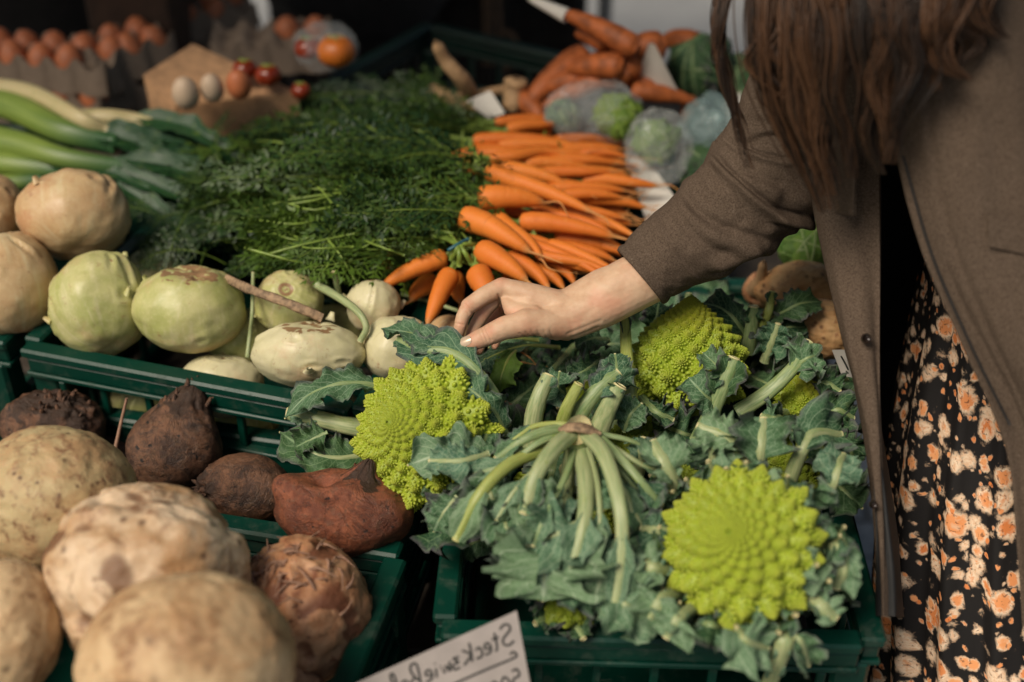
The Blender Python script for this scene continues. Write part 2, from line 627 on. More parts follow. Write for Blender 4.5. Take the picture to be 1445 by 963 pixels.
def m_film(name, col=(0.8, 0.85, 0.85), see=0.90):
    """thin clear plastic film: mostly see-through, with sharp glints"""
    m = Mat(name)
    co = m.obj()
    cr = m.noise(co, 28, 5, 0.7, 1.2)
    m.set(Base_Color=col, Roughness=0.12, Alpha=m.math('ADD', 1.0 - see, m.math('MULTIPLY', m.step(cr, 0.58, 0.72), 0.35)))
    return m.bump(cr, 0.8, 0.006).m


def m_hair():
    m = Mat("brown_hair")
    a, u, v, rnd = m.attr()
    c = m.mix(rnd, (0.014, 0.009, 0.0065), (0.100, 0.047, 0.022))
    m.set(Base_Color=c, Roughness=0.42, Specular_IOR_Level=0.4)
    return m.m


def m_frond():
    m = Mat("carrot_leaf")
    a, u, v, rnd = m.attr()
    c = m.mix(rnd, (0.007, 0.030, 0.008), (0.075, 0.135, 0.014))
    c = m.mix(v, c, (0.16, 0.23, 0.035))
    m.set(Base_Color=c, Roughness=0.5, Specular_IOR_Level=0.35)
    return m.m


def m_pulp():
    m = Mat("pulp_board")
    co = m.obj()
    n = m.noise(co, 120, 5, 0.7)
    m.set(Base_Color=m.mix(n, (0.17, 0.12, 0.085), (0.32, 0.24, 0.175)), Roughness=0.9)
    return m.bump(n, 0.5, 0.003).m


def m_ground():
    m = Mat("paving")
    co = m.n("TexCoord", 3)
    n = m.noise(co, 3, 6, 0.65)
    c = m.mix(n, (0.20, 0.20, 0.20), (0.40, 0.40, 0.385))
    c = m.mix(m.math('MULTIPLY', m.step(m.noise(co, 60, 5), 0.5, 0.7), 0.4), c, (0.10, 0.10, 0.10))
    m.set(Base_Color=c, Roughness=0.85)
    return m.bump(m.noise(co, 90, 5), 0.4, 0.004).m


M = dict(
    plastic=m_plastic(),
    kohl=m_kohlrabi("kohlrabi_green", (0.36, 0.38, 0.12), (0.52, 0.49, 0.22), (0.50, 0.34, 0.17)),
    kohlpale=m_kohlrabi("kohlrabi_pale", (0.56, 0.52, 0.30), (0.62, 0.57, 0.36), (0.58, 0.40, 0.24)),
    kohltan=m_kohlrabi("kohlrabi_tan", (0.49, 0.31, 0.155), (0.57, 0.41, 0.22), (0.46, 0.23, 0.11)),
    cel_green=m_celeriac("celeriac_speckled", (0.44, 0.27, 0.13), (0.17, 0.07, 0.032), (0.48, 0.37, 0.19), 0.6),
    cel_white=m_celeriac("celeriac_white", (0.42, 0.245, 0.115), (0.19, 0.085, 0.036), (0.70, 0.535, 0.36), 0.5, 0.62),
    cel_smooth=m_celeriac("celeriac_smooth", (0.42, 0.245, 0.115), (0.23, 0.11, 0.045), (0.64, 0.46, 0.26), 0.5, 0.55),
    cel_red=m_celeriac("celeriac_red", (0.38, 0.17, 0.075), (0.17, 0.05, 0.02), (0.50, 0.28, 0.15), 0.5, 1.1),
    root_tan=m_celeriac("tan_root", (0.56, 0.30, 0.12), (0.24, 0.085, 0.03), (0.66, 0.42, 0.20), 0.6, 0.8),
    beet=m_beet("beet_dark", (0.045, 0.022, 0.014), (0.19, 0.088, 0.046), (0.135, 0.078, 0.044)),
    beetred=m_beet("beet_red", (0.14, 0.040, 0.019), (0.31, 0.098, 0.044), (0.16, 0.075, 0.042)),
    carrot=m_carrot(),
    leaf=m_leaf("romanesco_leaf", (0.013, 0.055, 0.027), (0.052, 0.122, 0.066), (0.24, 0.34, 0.21), 0.5),
    leafdark=m_leaf("romanesco_leaf_dark", (0.008, 0.034, 0.016), (0.032, 0.082, 0.038), (0.16, 0.25, 0.12), 0.6, 0.45),
    leafpale=m_leaf("romanesco_leaf_pale", (0.028, 0.090, 0.050), (0.090, 0.176, 0.108), (0.32, 0.41, 0.27), 0.1),
    leaflime=m_leaf("green_leaf", (0.035, 0.095, 0.018), (0.075, 0.16, 0.03), (0.14, 0.21, 0.06)),
    stalk=m_stalk("romanesco_stalk", (0.13, 0.21, 0.075), (0.30, 0.37, 0.17), (0.62, 0.56, 0.28)),
    stalkyellow=m_stalk("romanesco_stalk_yellow", (0.24, 0.29, 0.06), (0.36, 0.40, 0.12), (0.55, 0.52, 0.20)),
    stalkpale=m_stalk("romanesco_stalk_pale", (0.22, 0.29, 0.125), (0.40, 0.435, 0.22), (0.66, 0.58, 0.30)),
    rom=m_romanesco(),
    wool=m_wool(),
    lining=flat("black_lining", (0.006, 0.006, 0.006), 0.7, 80, 0.3),
    dress=m_dress(),
    skin=m_skin(),
    nail=flat("nail_polish", (0.56, 0.43, 0.31), 0.26, 120, 0.08, 0, 0.2),
    hair=m_hair(),
    frond=m_frond(),
    stem=flat("carrot_stem", (0.17, 0.25, 0.04), 0.45, 90, 0.3),
    pulp=m_pulp(),
    card=flat("cardboard", (0.58, 0.33, 0.17), 0.85, 60, 0.2, 0.2),
    carddark=flat("brown_board", (0.050, 0.026, 0.015), 0.85, 30, 0.3, 0.2),
    egg=flat("egg_brown", (0.56, 0.175, 0.07), 0.5, 40, 0.15),
    eggwhite=flat("egg_white", (0.62, 0.46, 0.32), 0.5, 40, 0.06),
    tomato=flat("tomato_red", (0.28, 0.038, 0.013), 0.18, 20, 0.25),
    orange=flat("orange_skin", (0.72, 0.19, 0.025), 0.4, 20, 0.2, 0.2),
    film=m_film("clear_film", see=0.86),
    filmblue=m_film("blue_film", (0.30, 0.42, 0.42), 0.55),
    paper=flat("white_paper", (0.66, 0.63, 0.57), 0.8, 14, 0.06, 0.05),
    signcard=flat("sign_card", (0.30, 0.265, 0.245), 0.7, 40, 0.10, 0.1),
    ink=flat("ink", (0.012, 0.014, 0.013), 0.6, 90, 0.3),
    wood=flat("table_board", (0.05, 0.038, 0.028), 0.8, 30, 0.3, 0.2),
    steel=flat("steel", (0.25, 0.25, 0.26), 0.4, 60, 0.15, 0, 0.8),
    darkcloth=flat("dark_cloth", (0.013, 0.010, 0.009), 0.9, 40, 0.3, 0.2),
    canvas=flat("canvas", (0.045, 0.05, 0.045), 0.9, 40, 0.15),
    cord=flat("cord", (0.13, 0.075, 0.04), 0.85, 80, 0.3, 0.3),
    twig=flat("twig", (0.30, 0.17, 0.11), 0.7, 120, 0.3, 0.3),
    drystrip=flat("dry_stalk", (0.25, 0.165, 0.095), 0.75, 150, 0.5, 0.5),
    leek=m_stalk("leek_stem", (0.20, 0.32, 0.05), (0.38, 0.47, 0.11), (0.5, 0.5, 0.3)),
    leekpale=m_stalk("leek_pale", (0.50, 0.42, 0.20), (0.60, 0.50, 0.27), (0.6, 0.55, 0.4)),
    leekfade=m_leek(),
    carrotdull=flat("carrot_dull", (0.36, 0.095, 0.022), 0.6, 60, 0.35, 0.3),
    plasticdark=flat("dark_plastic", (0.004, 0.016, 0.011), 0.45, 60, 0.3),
    leekdark=m_stalk("leek_leaf", (0.010, 0.045, 0.016), (0.032, 0.095, 0.030), (0.1, 0.2, 0.1)),
    cabbage=m_leaf("cabbage_leaf", (0.07, 0.15, 0.022), (0.13, 0.22, 0.035), (0.17, 0.25, 0.06), 0, 0.45),
    band=flat("rubber_band", (0.02, 0.10, 0.13), 0.5, 60, 0.2),
    ground=m_ground(),
    brick=flat("paving_brick", (0.23, 0.245, 0.26), 0.85, 50, 0.25, 0.3),
    horn=flat("button_horn", (0.02, 0.013, 0.01), 0.25, 50, 0.3),
    shoe=flat("black_leather", (0.012, 0.011, 0.011), 0.35, 50, 0.2),
    ginger=flat("ginger_skin", (0.42, 0.26, 0.13), 0.7, 60, 0.25, 0.3),
)

# ================================================================== ground, tables, crates
def ground():
    b = MB()
    b.box((-40, -20, -0.3), (40, 60, 0.0))
    g = b.build("pavement", M['ground'], origin=(0, 0, 0), smooth=False, kind='structure')
    me = MB().box((-0.097, -0.047, -0.02), (0.097, 0.047, 0.028), 0.006).mesh("brick")
    me.materials.append(M['brick'])
    for j in range(16):
        for i in range(5):
            x = 0.36 + 0.2 * i + (0.1 if j % 2 else 0.0) + random.uniform(-.002, .002)
            y = 1.20 + 0.1 * j + random.uniform(-.002, .002)
            link_mesh("brick", me, g, Matrix.Translation((x, y, random.uniform(-.004, .004))) @ Matrix.Rotation(random.uniform(-.02, .02), 4, 'Z'))


def table(x0, x1, y0, y1, z, label):
    t = thing("market_table", label, "table", ((x0 + x1) / 2, (y0 + y1) / 2, 0), "trestle tables of the stall")
    n = max(2, int(round((y1 - y0) / 0.14)))
    w = (y1 - y0) / n
    for k in range(n):
        MB().box((x0, y0 + k * w + .003, z - .03 + random.uniform(-.002, .002)), (x1, y0 + (k + 1) * w - .003, z), .003).build("plank", M['wood'], t, smooth=False)
    for x in (x0 + .06, x1 - .06):
        for y in (y0 + .05, y1 - .05):
            MB().box((x - .022, y - .022, 0), (x + .022, y + .022, z - .031), .004).build("leg", M['wood'], t, smooth=False)
    for y in (y0 + .05, y1 - .05):
        MB().box((x0 + .085, y - .012, z - .10), (x1 - .085, y + .012, z - .036), .003).build("apron_rail", M['wood'], t, smooth=False)


def crate(label, corner, ang, w, d, z0, z1, style=0, group="green plastic produce crates", mat='plastic'):
    """corner: front left bottom corner; ang: heading of the front edge"""
    cx, cy = corner
    T = Matrix.Translation((cx, cy, z0)) @ Matrix.Rotation(ang, 4, 'Z')
    root = thing("plastic_crate", label, "crate", (cx, cy, z0), group)
    h = z1 - z0
    th = 0.012

    def bx(name, lo, hi, ch=0.002):
        MB().box(lo, hi, ch, T).build(name, M[mat], root, smooth=False)

    floor = MB()
    floor.box((.0125, .0125, .004), (w - .0125, d - .0125, .012), .001, T)
    floor.build("floor_panel", M[mat], root, smooth=False)
    pw = .034
    for x in (0, w - pw):
        for y in (0, d - pw):
            bx("corner_post", (x, y, 0), (x + pw, y + pw, h - .0315), .004)
    sides = (((0, 0), 0, w), ((w, 0), math.pi / 2, d), ((w, d), math.pi, w), ((0, d), -math.pi / 2, d))
    for (ox, oy), a, L in sides:
        T2 = T @ Matrix.Translation((ox, oy, 0)) @ Matrix.Rotation(a, 4, 'Z')

        def sx(name, lo, hi, ch=.0015):
            MB().box(lo, hi, ch, T2).build(name, M[mat], root, smooth=False)
        sx("rim_rail", (.0, -.009, h - .012), (L - .0135, th + .001, h), .0035)
        sx("rim_ridge", (.005, -.006, h - .030), (L - .0145, th - .002, h - .0125), .002)
        sx("rim_rail", (.002, -.008, h - .0365), (L - .014, th - .001, h - .0305), .002)
        rows = [(h * .40, h * .40 + .030), (.012, .036)] if style == 0 else [(h * .52, h * .52 + .018), (h * .30, h * .30 + .026), (.012, .034)]
        for (a0, a1) in rows:
            sx("slat", (pw + .0005, .000, a0), (L - pw - .0005, .008, a1))
            sx("slat_lip", (pw + .0005, -.0045, a1 + .0003), (L - pw - .0005, .008, a1 + .0052), .0012)
        nr = max(3, int(L / .062))
        zz = [h - .037] + [v for a0, a1 in rows for v in (a1 + .0056, a0 - .0003)]
        for k in range(1, nr):
            x = pw + (L - 2 * pw) * k / nr
            for q in range(0, len(zz) - 1, 2):
                if zz[q] - zz[q + 1] > .006:
                    sx("rib", (x - .004, .0005, zz[q + 1]), (x + .004, .0075, zz[q]), .001)
        # grip frame at the corner
        for xx in (pw + .006, L - pw - .014):
            sx("corner_rib", (xx, -.007, h * .40 + .036), (xx + .008, -.0005, h - .037), .0015)
    return root


# ================================================================== roots
def sphere_dirs(nu, nv):
    th = np.linspace(0.001, math.pi - 0.001, nu)[:, None] * np.ones(nv)[None]
    ph = np.linspace(0, 2 * math.pi, nv, endpoint=False)[None] * np.ones(nu)[:, None]
    return th, ph, np.stack([np.sin(th) * np.cos(ph), np.sin(th) * np.sin(ph), np.cos(th)], -1)


def axis_frame(ax, roll=0.0):
    m = rot_to(unit(ax), roll).to_3x3()
    return np.array(m)


def cam_axis(x, u, f):
    """direction given as right, up, towards-viewer in the camera's frame"""
    return unit(RIGHT * x + UP * u - FWD * f)


def blob_points(c, rx, ry, rz, ax, disp, nu=56, nv=72, roll=0.0, inpl=0.0):
    """sphere with its pole along ax, pushed out by disp(th, ph, dirs), then scaled in the camera's right/up/forward directions"""
    th, ph, dr = sphere_dirs(nu, nv)
    r, scar = disp(th, ph, dr)
    A = axis_frame(ax, roll)
    p = (dr * r[..., None]) @ A.T
    e1 = RIGHT * math.cos(inpl) + UP * math.sin(inpl)
    e2 = -RIGHT * math.sin(inpl) + UP * math.cos(inpl)
    q = (p @ e1)[..., None] * e1 * rx + (p @ e2)[..., None] * e2 * ry + (p @ FWD)[..., None] * FWD * rz
    return np.asarray(c) + q, th, ph, scar


def kohlrabi(label, px, py, rx, ry, z, mat, ax=(0, 1, .5), seed=0, stubs=0, cut=0.22, creases=2, group="kohlrabi in the left crate"):
    c = P(px, py, z)
    d = depth(c)
    a, b = S(rx, d), S(ry, d)
    g = np.random.default_rng(seed)
    feats = [(g.uniform(.7, 2.0), g.uniform(0, 6.28), g.uniform(.10, .18)) for _ in range(6)]
    crs = [(g.uniform(0, 6.28), g.uniform(.5, .9), g.uniform(1.2, 1.9), g.uniform(-.5, .5)) for _ in range(creases)]

    def disp(th, ph, dr):
        r = 1 + .045 * fbm(dr * 1.3 + seed * 3.1, 3) + .014 * fbm(dr * 4 + seed, 3) + .012 * np.sin(ph * 5 + seed + 1.2 * np.cos(th * 2)) * np.sin(th) ** 2
        r = r - .10 * np.exp(-(th / .30) ** 2) - .07 * np.exp(-((math.pi - th) / .3) ** 2)
        ring = np.exp(-((th - cut) / .10) ** 2)
        r = r + (.018 if cut < .3 else .006) * np.cos(th * 30 + ph + 2 * vnoise(dr * 3 + seed)) * np.exp(-(th / .45) ** 2)
        wob = cut + .06 * fbm(dr * 3 + seed * 1.7, 3)
        blot = smooth(-.55, .05, fbm(dr * 4.5 + seed * 2.3, 4)) if cut > .3 else 1.0
        scar = .95 * (1 - smooth(wob - .06, wob + .05, th)) * ((.62 + .38 * np.cos(th * 34 + 1.2 * vnoise(dr * 3 + seed))) if cut < .3 else (.75 + .5 * fbm(dr * 11 + seed, 3))) * blot
        r = r - .06 * (blot if cut > .3 else 0) * (1 - smooth(wob - .2, wob - .02, th)) * smooth(-.2, .3, vnoise(dr * 3.5 + seed))
        r = r + .02 * ring
        for (t0, p0, w) in feats:
            dd = np.arccos(np.clip(np.sin(th) * math.sin(t0) * np.cos(ph - p0) + np.cos(th) * math.cos(t0), -1, 1))
            q = dd + .07 * fbm(dr * 6 + t0, 3)
            r = r + .035 * np.exp(-((q - w) / .05) ** 2) - .03 * np.exp(-(q / (w * .7)) ** 2)
            scar = np.maximum(scar, .62 * np.exp(-((q - w) / .025) ** 2) * smooth(-.2, .5, vnoise(dr * 4 + p0)))
        for (p0, t0, t1, sl) in crs:
            pp = (ph - p0 - sl * (th - t0) + math.pi) % (2 * math.pi) - math.pi
            m = smooth(t0 - .1, t0 + .15, th) * (1 - smooth(t1 - .2, t1 + .1, th))
            r = r - .065 * np.exp(-(pp / .05) ** 2) * m + .045 * np.exp(-((pp - .11) / .09) ** 2) * m
            scar = np.maximum(scar, .75 * np.exp(-((pp - .01) / .022) ** 2) * m * smooth(.0, .4, vnoise(np.stack([th * 5 + p0, 0 * th, 0 * th], -1))))
        return r, scar
    pts, th, ph, scar = blob_points(c, a, b, (a + b) / 2 * .98, cam_axis(*ax), disp, 64, 96, seed * 1.3)
    att = np.stack([th / math.pi, (ph / (2 * math.pi)), scar], -1)
    att = np.stack([th / math.pi, ph / (2 * math.pi), scar], -1)
    o = MB().grid(pts, att, cv=True).build("kohlrabi", mat, origin=c)
    tag(o, label, "kohlrabi", group)
    A = axis_frame(cam_axis(*ax), seed * 1.3)
    for k in range(stubs):
        t0, p0, w = feats[k]
        n = A @ np.array((math.sin(t0) * math.cos(p0), math.sin(t0) * math.sin(p0), math.cos(t0)))
        p = c + n * (a + b) / 2 * .97
        n2 = unit(n + A @ np.array((0, 0, .9)))
        MB().tube(catmull([p, p + n2 * .004, p + n2 * .009 + UP * .001], 6), np.linspace(.0065, .0026, 6), 8, flat=.5).build("leaf_stub", mat, o)
    return o


def celeriac(label, px, py, rx, ry, z, mat, seed, lump=.08, knob=.03, ax=(0, .7, .6), inpl=0, rootlets=0, nod=(0, .3, .05), group="celeriac in the front crate", name="celeriac", cat="celeriac"):
    c = P(px, py, z)
    d = depth(c)
    a, b = S(rx, d), S(ry, d)

    def disp(th, ph, dr):
        q = dr * 1.4 + seed * 5.3
        r = 1 + lump * fbm(q, 3) + knob * (1 - 2 * np.abs(fbm(dr * 3.1 + seed, 3))) + .010 * fbm(dr * 12 + seed, 3)
        groove = np.exp(-(fbm(dr * 1.8 + seed * 2.2, 2) / .06) ** 2)
        r = r - knob * 1.1 * groove
        if nod[0]:
            gq = np.random.default_rng(seed * 13)
            bm = np.zeros_like(th)
            for _ in range(nod[0]):
                nd_ = unit(gq.normal(size=3))
                w_ = nod[1] * gq.uniform(.6, 1.3)
                bm = np.maximum(bm, gq.uniform(.5, 1) * np.exp(-(np.arccos(np.clip(dr @ nd_ + .06 * vnoise(dr * 5 + seed), -1, 1)) / w_) ** 4))
            r = r + nod[2] * bm
            groove = np.maximum(groove * .4, 1 - smooth(.05, .45, bm))
        top = 1 - smooth(.35, .75, th + .25 * fbm(dr * 3 + seed, 3))
        scar = np.clip(.8 * groove * smooth(-.5, .2, vnoise(dr * 2.3 + seed)) * (1.0 if nod[0] else min(1, knob * 25)) + .35 * top * vnoise(dr * 9 + seed), 0, 1)
        return r, scar
    pts, th, ph, scar = blob_points(c, a, b, (a + b) / 2, cam_axis(*ax), disp, 80, 110, seed, inpl)
    att = np.stack([th / math.pi, ph / 6.283, scar], -1)
    o = MB().grid(pts, att, cv=True).build(name, mat, origin=c)
    tag(o, label, cat, group)
    if rootlets:
        g = np.random.default_rng(seed)
        A = axis_frame(cam_axis(*ax))
        mb = MB()
        for k in range(rootlets):
            t0, p0 = abs(g.normal(0, .75)), g.uniform(0, 6.28)
            n = A @ np.array((math.sin(t0) * math.cos(p0), math.sin(t0) * math.sin(p0), math.cos(t0)))
            p = c + n * np.array((a + b) / 2 * 1.0)
            tn = unit(np.cross(n, g.normal(size=3)))
            L = g.uniform(.010, .032)
            mb.tube(catmull([p - n * .003, p + tn * L * .4 + n * g.uniform(.001, .006), p + tn * L + n * g.uniform(-.004, .006)], 7), np.linspace(g.uniform(.0012, .0026), .0004, 7), 5)
        mb.build("rootlet_tangle", M['twig'], o, kind='stuff')
    return o


def beet(label, px, py, rx, ry, z, mat, seed, ax=(0, 1, 0), tip=0.0, lobes=(), inpl=0, rough=.03, crown=.55, group="beetroot in the middle crate"):
    c = P(px, py, z)
    d = depth(c)
    a, b = S(rx, d), S(ry, d)

    def disp(th, ph, dr):
        r = 1 + .04 * fbm(dr * 1.5 + seed * 2.7, 3) + rough * fbm(dr * 6 + seed, 4) * (0.4 + 1.0 * (1 - smooth(crown * .6, crown + .5, th)))
        r = r + tip * np.exp(-(th / .42) ** 1.6)
        A0 = axis_frame(cam_axis(*ax), seed)
        for (q0, w, hgt) in lobes:
            dd = np.arccos(np.clip(dr @ (A0.T @ cam_axis(*q0)), -1, 1))
            r = r + hgt * np.exp(-(dd / w) ** 2)
        scar = (1 - smooth(crown * .7, crown, th + .30 * fbm(dr * 3.5 + seed, 3) + .35 * vnoise(np.stack([np.cos(ph) * 3.2, np.sin(ph) * 3.2, th * .8 + seed], -1))))
        r = r - .05 * scar * smooth(0, .5, vnoise(np.stack([np.cos(ph) * 4, np.sin(ph) * 4, th * 1.5 + seed], -1)))
        return r, scar
    pts, th, ph, scar = blob_points(c, a, b, (a + b) / 2, cam_axis(*ax), disp, 72, 90, seed, inpl)
    o = MB().grid(pts, np.stack([th / math.pi, ph / 6.283, scar], -1), cv=True).build("beetroot", mat, origin=c)
    tag(o, label, "beetroot", group)
    # a frayed crown of old leaf bases
    g = np.random.default_rng(seed + 5)
    A = axis_frame(cam_axis(*ax), seed)
    mb = MB()
    for k in range(26):
        t0, p0 = g.uniform(0, crown * .75), g.uniform(0, 6.28)
        n = A @ np.array((math.sin(t0) * math.cos(p0), math.sin(t0) * math.sin(p0), math.cos(t0)))
        rad = (1 + tip * math.exp(-(t0 / .42) ** 1.6))
        q = n * rad
        p = c + RIGHT * (q @ RIGHT) * a + UP * (q @ UP) * b + FWD * (q @ FWD) * (a + b) / 2
        dr2 = unit(n * .5 + A[:, 2] * .7 + g.normal(size=3) * .35)
        L = g.uniform(.003, .009)
        mb.tube([p - n * .003, p + dr2 * L * .6, p + dr2 * L + g.normal(size=3) * .001], np.array((.0026, .0018, .0006)) * g.uniform(.7, 1.3), 5)
    mb.build("leaf_base_tuft", mat, o, kind='stuff')
    return o


# ================================================================== carrots
def carrot_mesh(p0, p1, r, seed, tail=True, sag=.004, kink=.0):
    g = np.random.default_rng(seed)
    p0, p1 = np.asarray(p0), np.asarray(p1)
    L = np.linalg.norm(p1 - p0)
    d = (p1 - p0) / L
    side = unit(np.cross(d, (0, 0, 1)))
    up = np.cross(side, d)
    ctl = [p0, p0 + d * L * .33 + side * g.normal(0, L * .012) + up * sag, p0 + d * L * .7 + side * g.normal(0, L * .02) + up * sag, p1]
    n = 26
    path = catmull(ctl, n)
    t = np.linspace(0, 1, n)
    prof = np.interp(t, (0, .015, .05, .12, .3, .6, .85, .96, 1), (.35, .72, .93, 1, .97, .76, .48, .28, .12))
    if tail:
        m = 9
        e = p1 + d * g.uniform(.02, .05) + side * g.normal(0, .02) + np.array((0, 0, -1)) * g.uniform(-.008, .004)
        tp = catmull([p1, p1 + d * .018 + side * g.normal(0, .004), e], m)[1:]
        path = np.vstack([path, tp])
        prof = np.concatenate([prof, np.linspace(.10, .03, m - 1)])
    cr = g.random(200)

    def bump(u, th):
        return .035 * vnoise(np.stack([u * 45 + 0 * th, np.cos(th) + 0 * u + seed, np.sin(th) + 0 * u], -1)) + .04 * vnoise(np.stack([u * 6 + 0 * th, np.cos(th) * .7 + seed + 0 * u, np.sin(th) * .7 + 0 * u], -1))
    mb = MB()
    mb.tube(path, prof * r, 14, bump=bump)
    A = mb.a[0]
    A[:, 0] = np.repeat(np.concatenate([t, np.full(len(path) - n, 1.02)]), 14)
    A[:, 2] = g.random()
    return mb


_CAN = None


def frond_canon():
    """a feathery carrot leaf lying along +x (0..1): stem faces and leaflet faces"""
    global _CAN
    if _CAN is None:
        _CAN = []
        for k in range(4):
            g = np.random.default_rng(40 + k)
            v, f, a = [], [], []

            def leaflet(x, y, z, dx, dy, L, w):
                n = len(v)
                dd = np.array((dx, dy)); dd /= np.linalg.norm(dd)
                pn = np.array((-dd[1], dd[0]))
                zz = g.normal(0, .012)
                for (s, q) in ((0, .25), (.45, 1), (1, .08), (.45, -1)):
                    v.append((x + dd[0] * L * s + pn[0] * w * q, y + dd[1] * L * s + pn[1] * w * q, z + zz * s))
                    a.append((0, 0.0, g.random()))
                f.append((n, n + 1, n + 2, n + 3))
            for i in range(13):
                x = .30 + .70 * (i / 13) ** .85
                L = .26 * (1 - .75 * ((x - .30) / .7) ** 1.4) * g.uniform(.8, 1.15)
                for s in (-1, 1):
                    ang = R(g.uniform(42, 62))
                    dx, dy = math.cos(ang), s * math.sin(ang)
                    m = max(3, int(L / .040))
                    z0 = g.normal(0, .02)
                    # pinna stem
                    n = len(v)
                    for (q, w) in ((0, .0028), (1, .001)):
                        for e in (-1, 1):
                            v.append((x + dx * L * q + e * -dy * w, dy * L * q + e * dx * w, z0 * q)); a.append((0, .35, .6))
                    f.append((n, n + 1, n + 3, n + 2))
                    for j in range(m):
                        q = (j + .6) / m
                        for e in (-1, 1):
                            a2 = ang * s + e * R(g.uniform(35, 60))
                            leaflet(x + dx * L * q, dy * L * q, z0 * q, math.cos(a2), math.sin(a2), .054 * (1.15 - .6 * q) * g.uniform(.8, 1.4), .0078 * g.uniform(.8, 1.3))
                    leaflet(x + dx * L * .9, dy * L * .9, z0, dx, dy, .05, .008)
            _CAN.append((np.array(v), np.array(f), np.array(a)))
    return _CAN


def add_frond(mb, stems, p0, p1, p2, width, g, stem_r=.0011, shade=None):
    v, f, a = frond_canon()[g.integers(4)]
    t = v[:, 0]
    p0, p1, p2 = (np.asarray(q, float) for q in (p0, p1, p2))
    cen = lambda t: (1 - t)[:, None] ** 2 * p0 + 2 * (t * (1 - t))[:, None] * p1 + (t ** 2)[:, None] * p2
    tan = lambda t: 2 * (1 - t)[:, None] * (p1 - p0) + 2 * t[:, None] * (p2 - p1)
    T = tan(t)
    T /= np.linalg.norm(T, axis=1)[:, None]
    roll = g.normal(0, .7)
    upv = unit(np.array((0, 0, 1.0)) + g.normal(0, .35, 3))
    s = np.cross(T, upv)
    s /= np.maximum(1e-6, np.linalg.norm(s, axis=1))[:, None]
    n = np.cross(s, T)
    s2 = s * math.cos(roll) + n * math.sin(roll)
    n2 = -s * math.sin(roll) + n * math.cos(roll)
    pos = cen(t) + s2 * (v[:, 1] * width)[:, None] + n2 * (v[:, 2] * width * 1.5)[:, None]
    att = a.copy()
    sh = float(np.clip(.28 + .55 * vnoise(p2 * 11) + g.normal(0, .18) + .35 * smooth(-.22, -.04, p2[0]), 0, 1)) if shade is None else shade  # random leaf tone, plus highlights painted in towards the carrots
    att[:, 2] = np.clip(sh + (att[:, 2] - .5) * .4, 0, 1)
    mb.add(pos, f, att)
    tt = np.linspace(0, 1, 9)
    mb.tube(cen(tt), np.linspace(stem_r, .0004, 9), 4, cap=False, att=(0, .75 if stem_r > .0012 else .4, .7))


# ================================================================== romanesco
_FL = {}


def floret_mesh(kind):
    """one floret: a small cone of spiralling buds, unit size, pointing along +z"""
    if kind in _FL:
        return _FL[kind]
    g = np.random.default_rng(kind)
    mb = MB()
    ph = np.linspace(0, 2 * math.pi, 14, endpoint=False)
    prof = [(.02, .80), (.20, .56), (.40, .30), (.56, .08), (.60, -.15), (.40, -.45)]
    core = np.array([[(r * math.cos(q), r * math.sin(q), z) for q in ph] for r, z in prof])
    mb.grid(core, np.full((6, 14, 3), .15), cv=True)
    N = 78
    for i in range(N):
        t = 1.12 * math.exp(-(N - 1 - i) * .036)
        a = i * 2.39996
        rho = .60 * min(t, 1.0) * (1 - .10 * max(0, t - 1))
        z = .80 - .74 * t
        size = .018 + .105 * min(1, t) * g.uniform(.88, 1.12)
        n = unit((math.cos(a), math.sin(a), .85))
        c = np.array((rho * math.cos(a), rho * math.sin(a), z))
        A = axis_frame(n)
        k = 6
        q = np.linspace(0, 2 * math.pi, k, endpoint=False)
        rings = [np.stack([r * np.cos(q), r * np.sin(q), np.full(k, h)], -1) for (r, h) in ((1.05, -.6), (1.0, .15), (.62, .85))]
        pts = np.array(rings) * size
        pts = pts @ A.T + c
        rn = g.random()
        v = np.vstack([pts.reshape(-1, 3), (np.array((0, 0, 1.55)) * size) @ A.T + c])
        f = []
        for r in range(2):
            for j in range(k):
                j2 = (j + 1) % k
                f.append((r * k + j, r * k + j2, (r + 1) * k + j2, (r + 1) * k + j))
        for j in range(k):
            f.append((2 * k + j, 2 * k + (j + 1) % k, 3 * k))
        att = np.zeros((len(v), 3))
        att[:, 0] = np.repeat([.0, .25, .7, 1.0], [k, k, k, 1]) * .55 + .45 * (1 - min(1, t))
        att[:, 2] = rn
        mb.add(v, f, att)
    me = mb.mesh("floret")
    me.polygons.foreach_set('use_smooth', [True] * len(me.polygons))
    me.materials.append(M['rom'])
    _FL[kind] = me
    return me


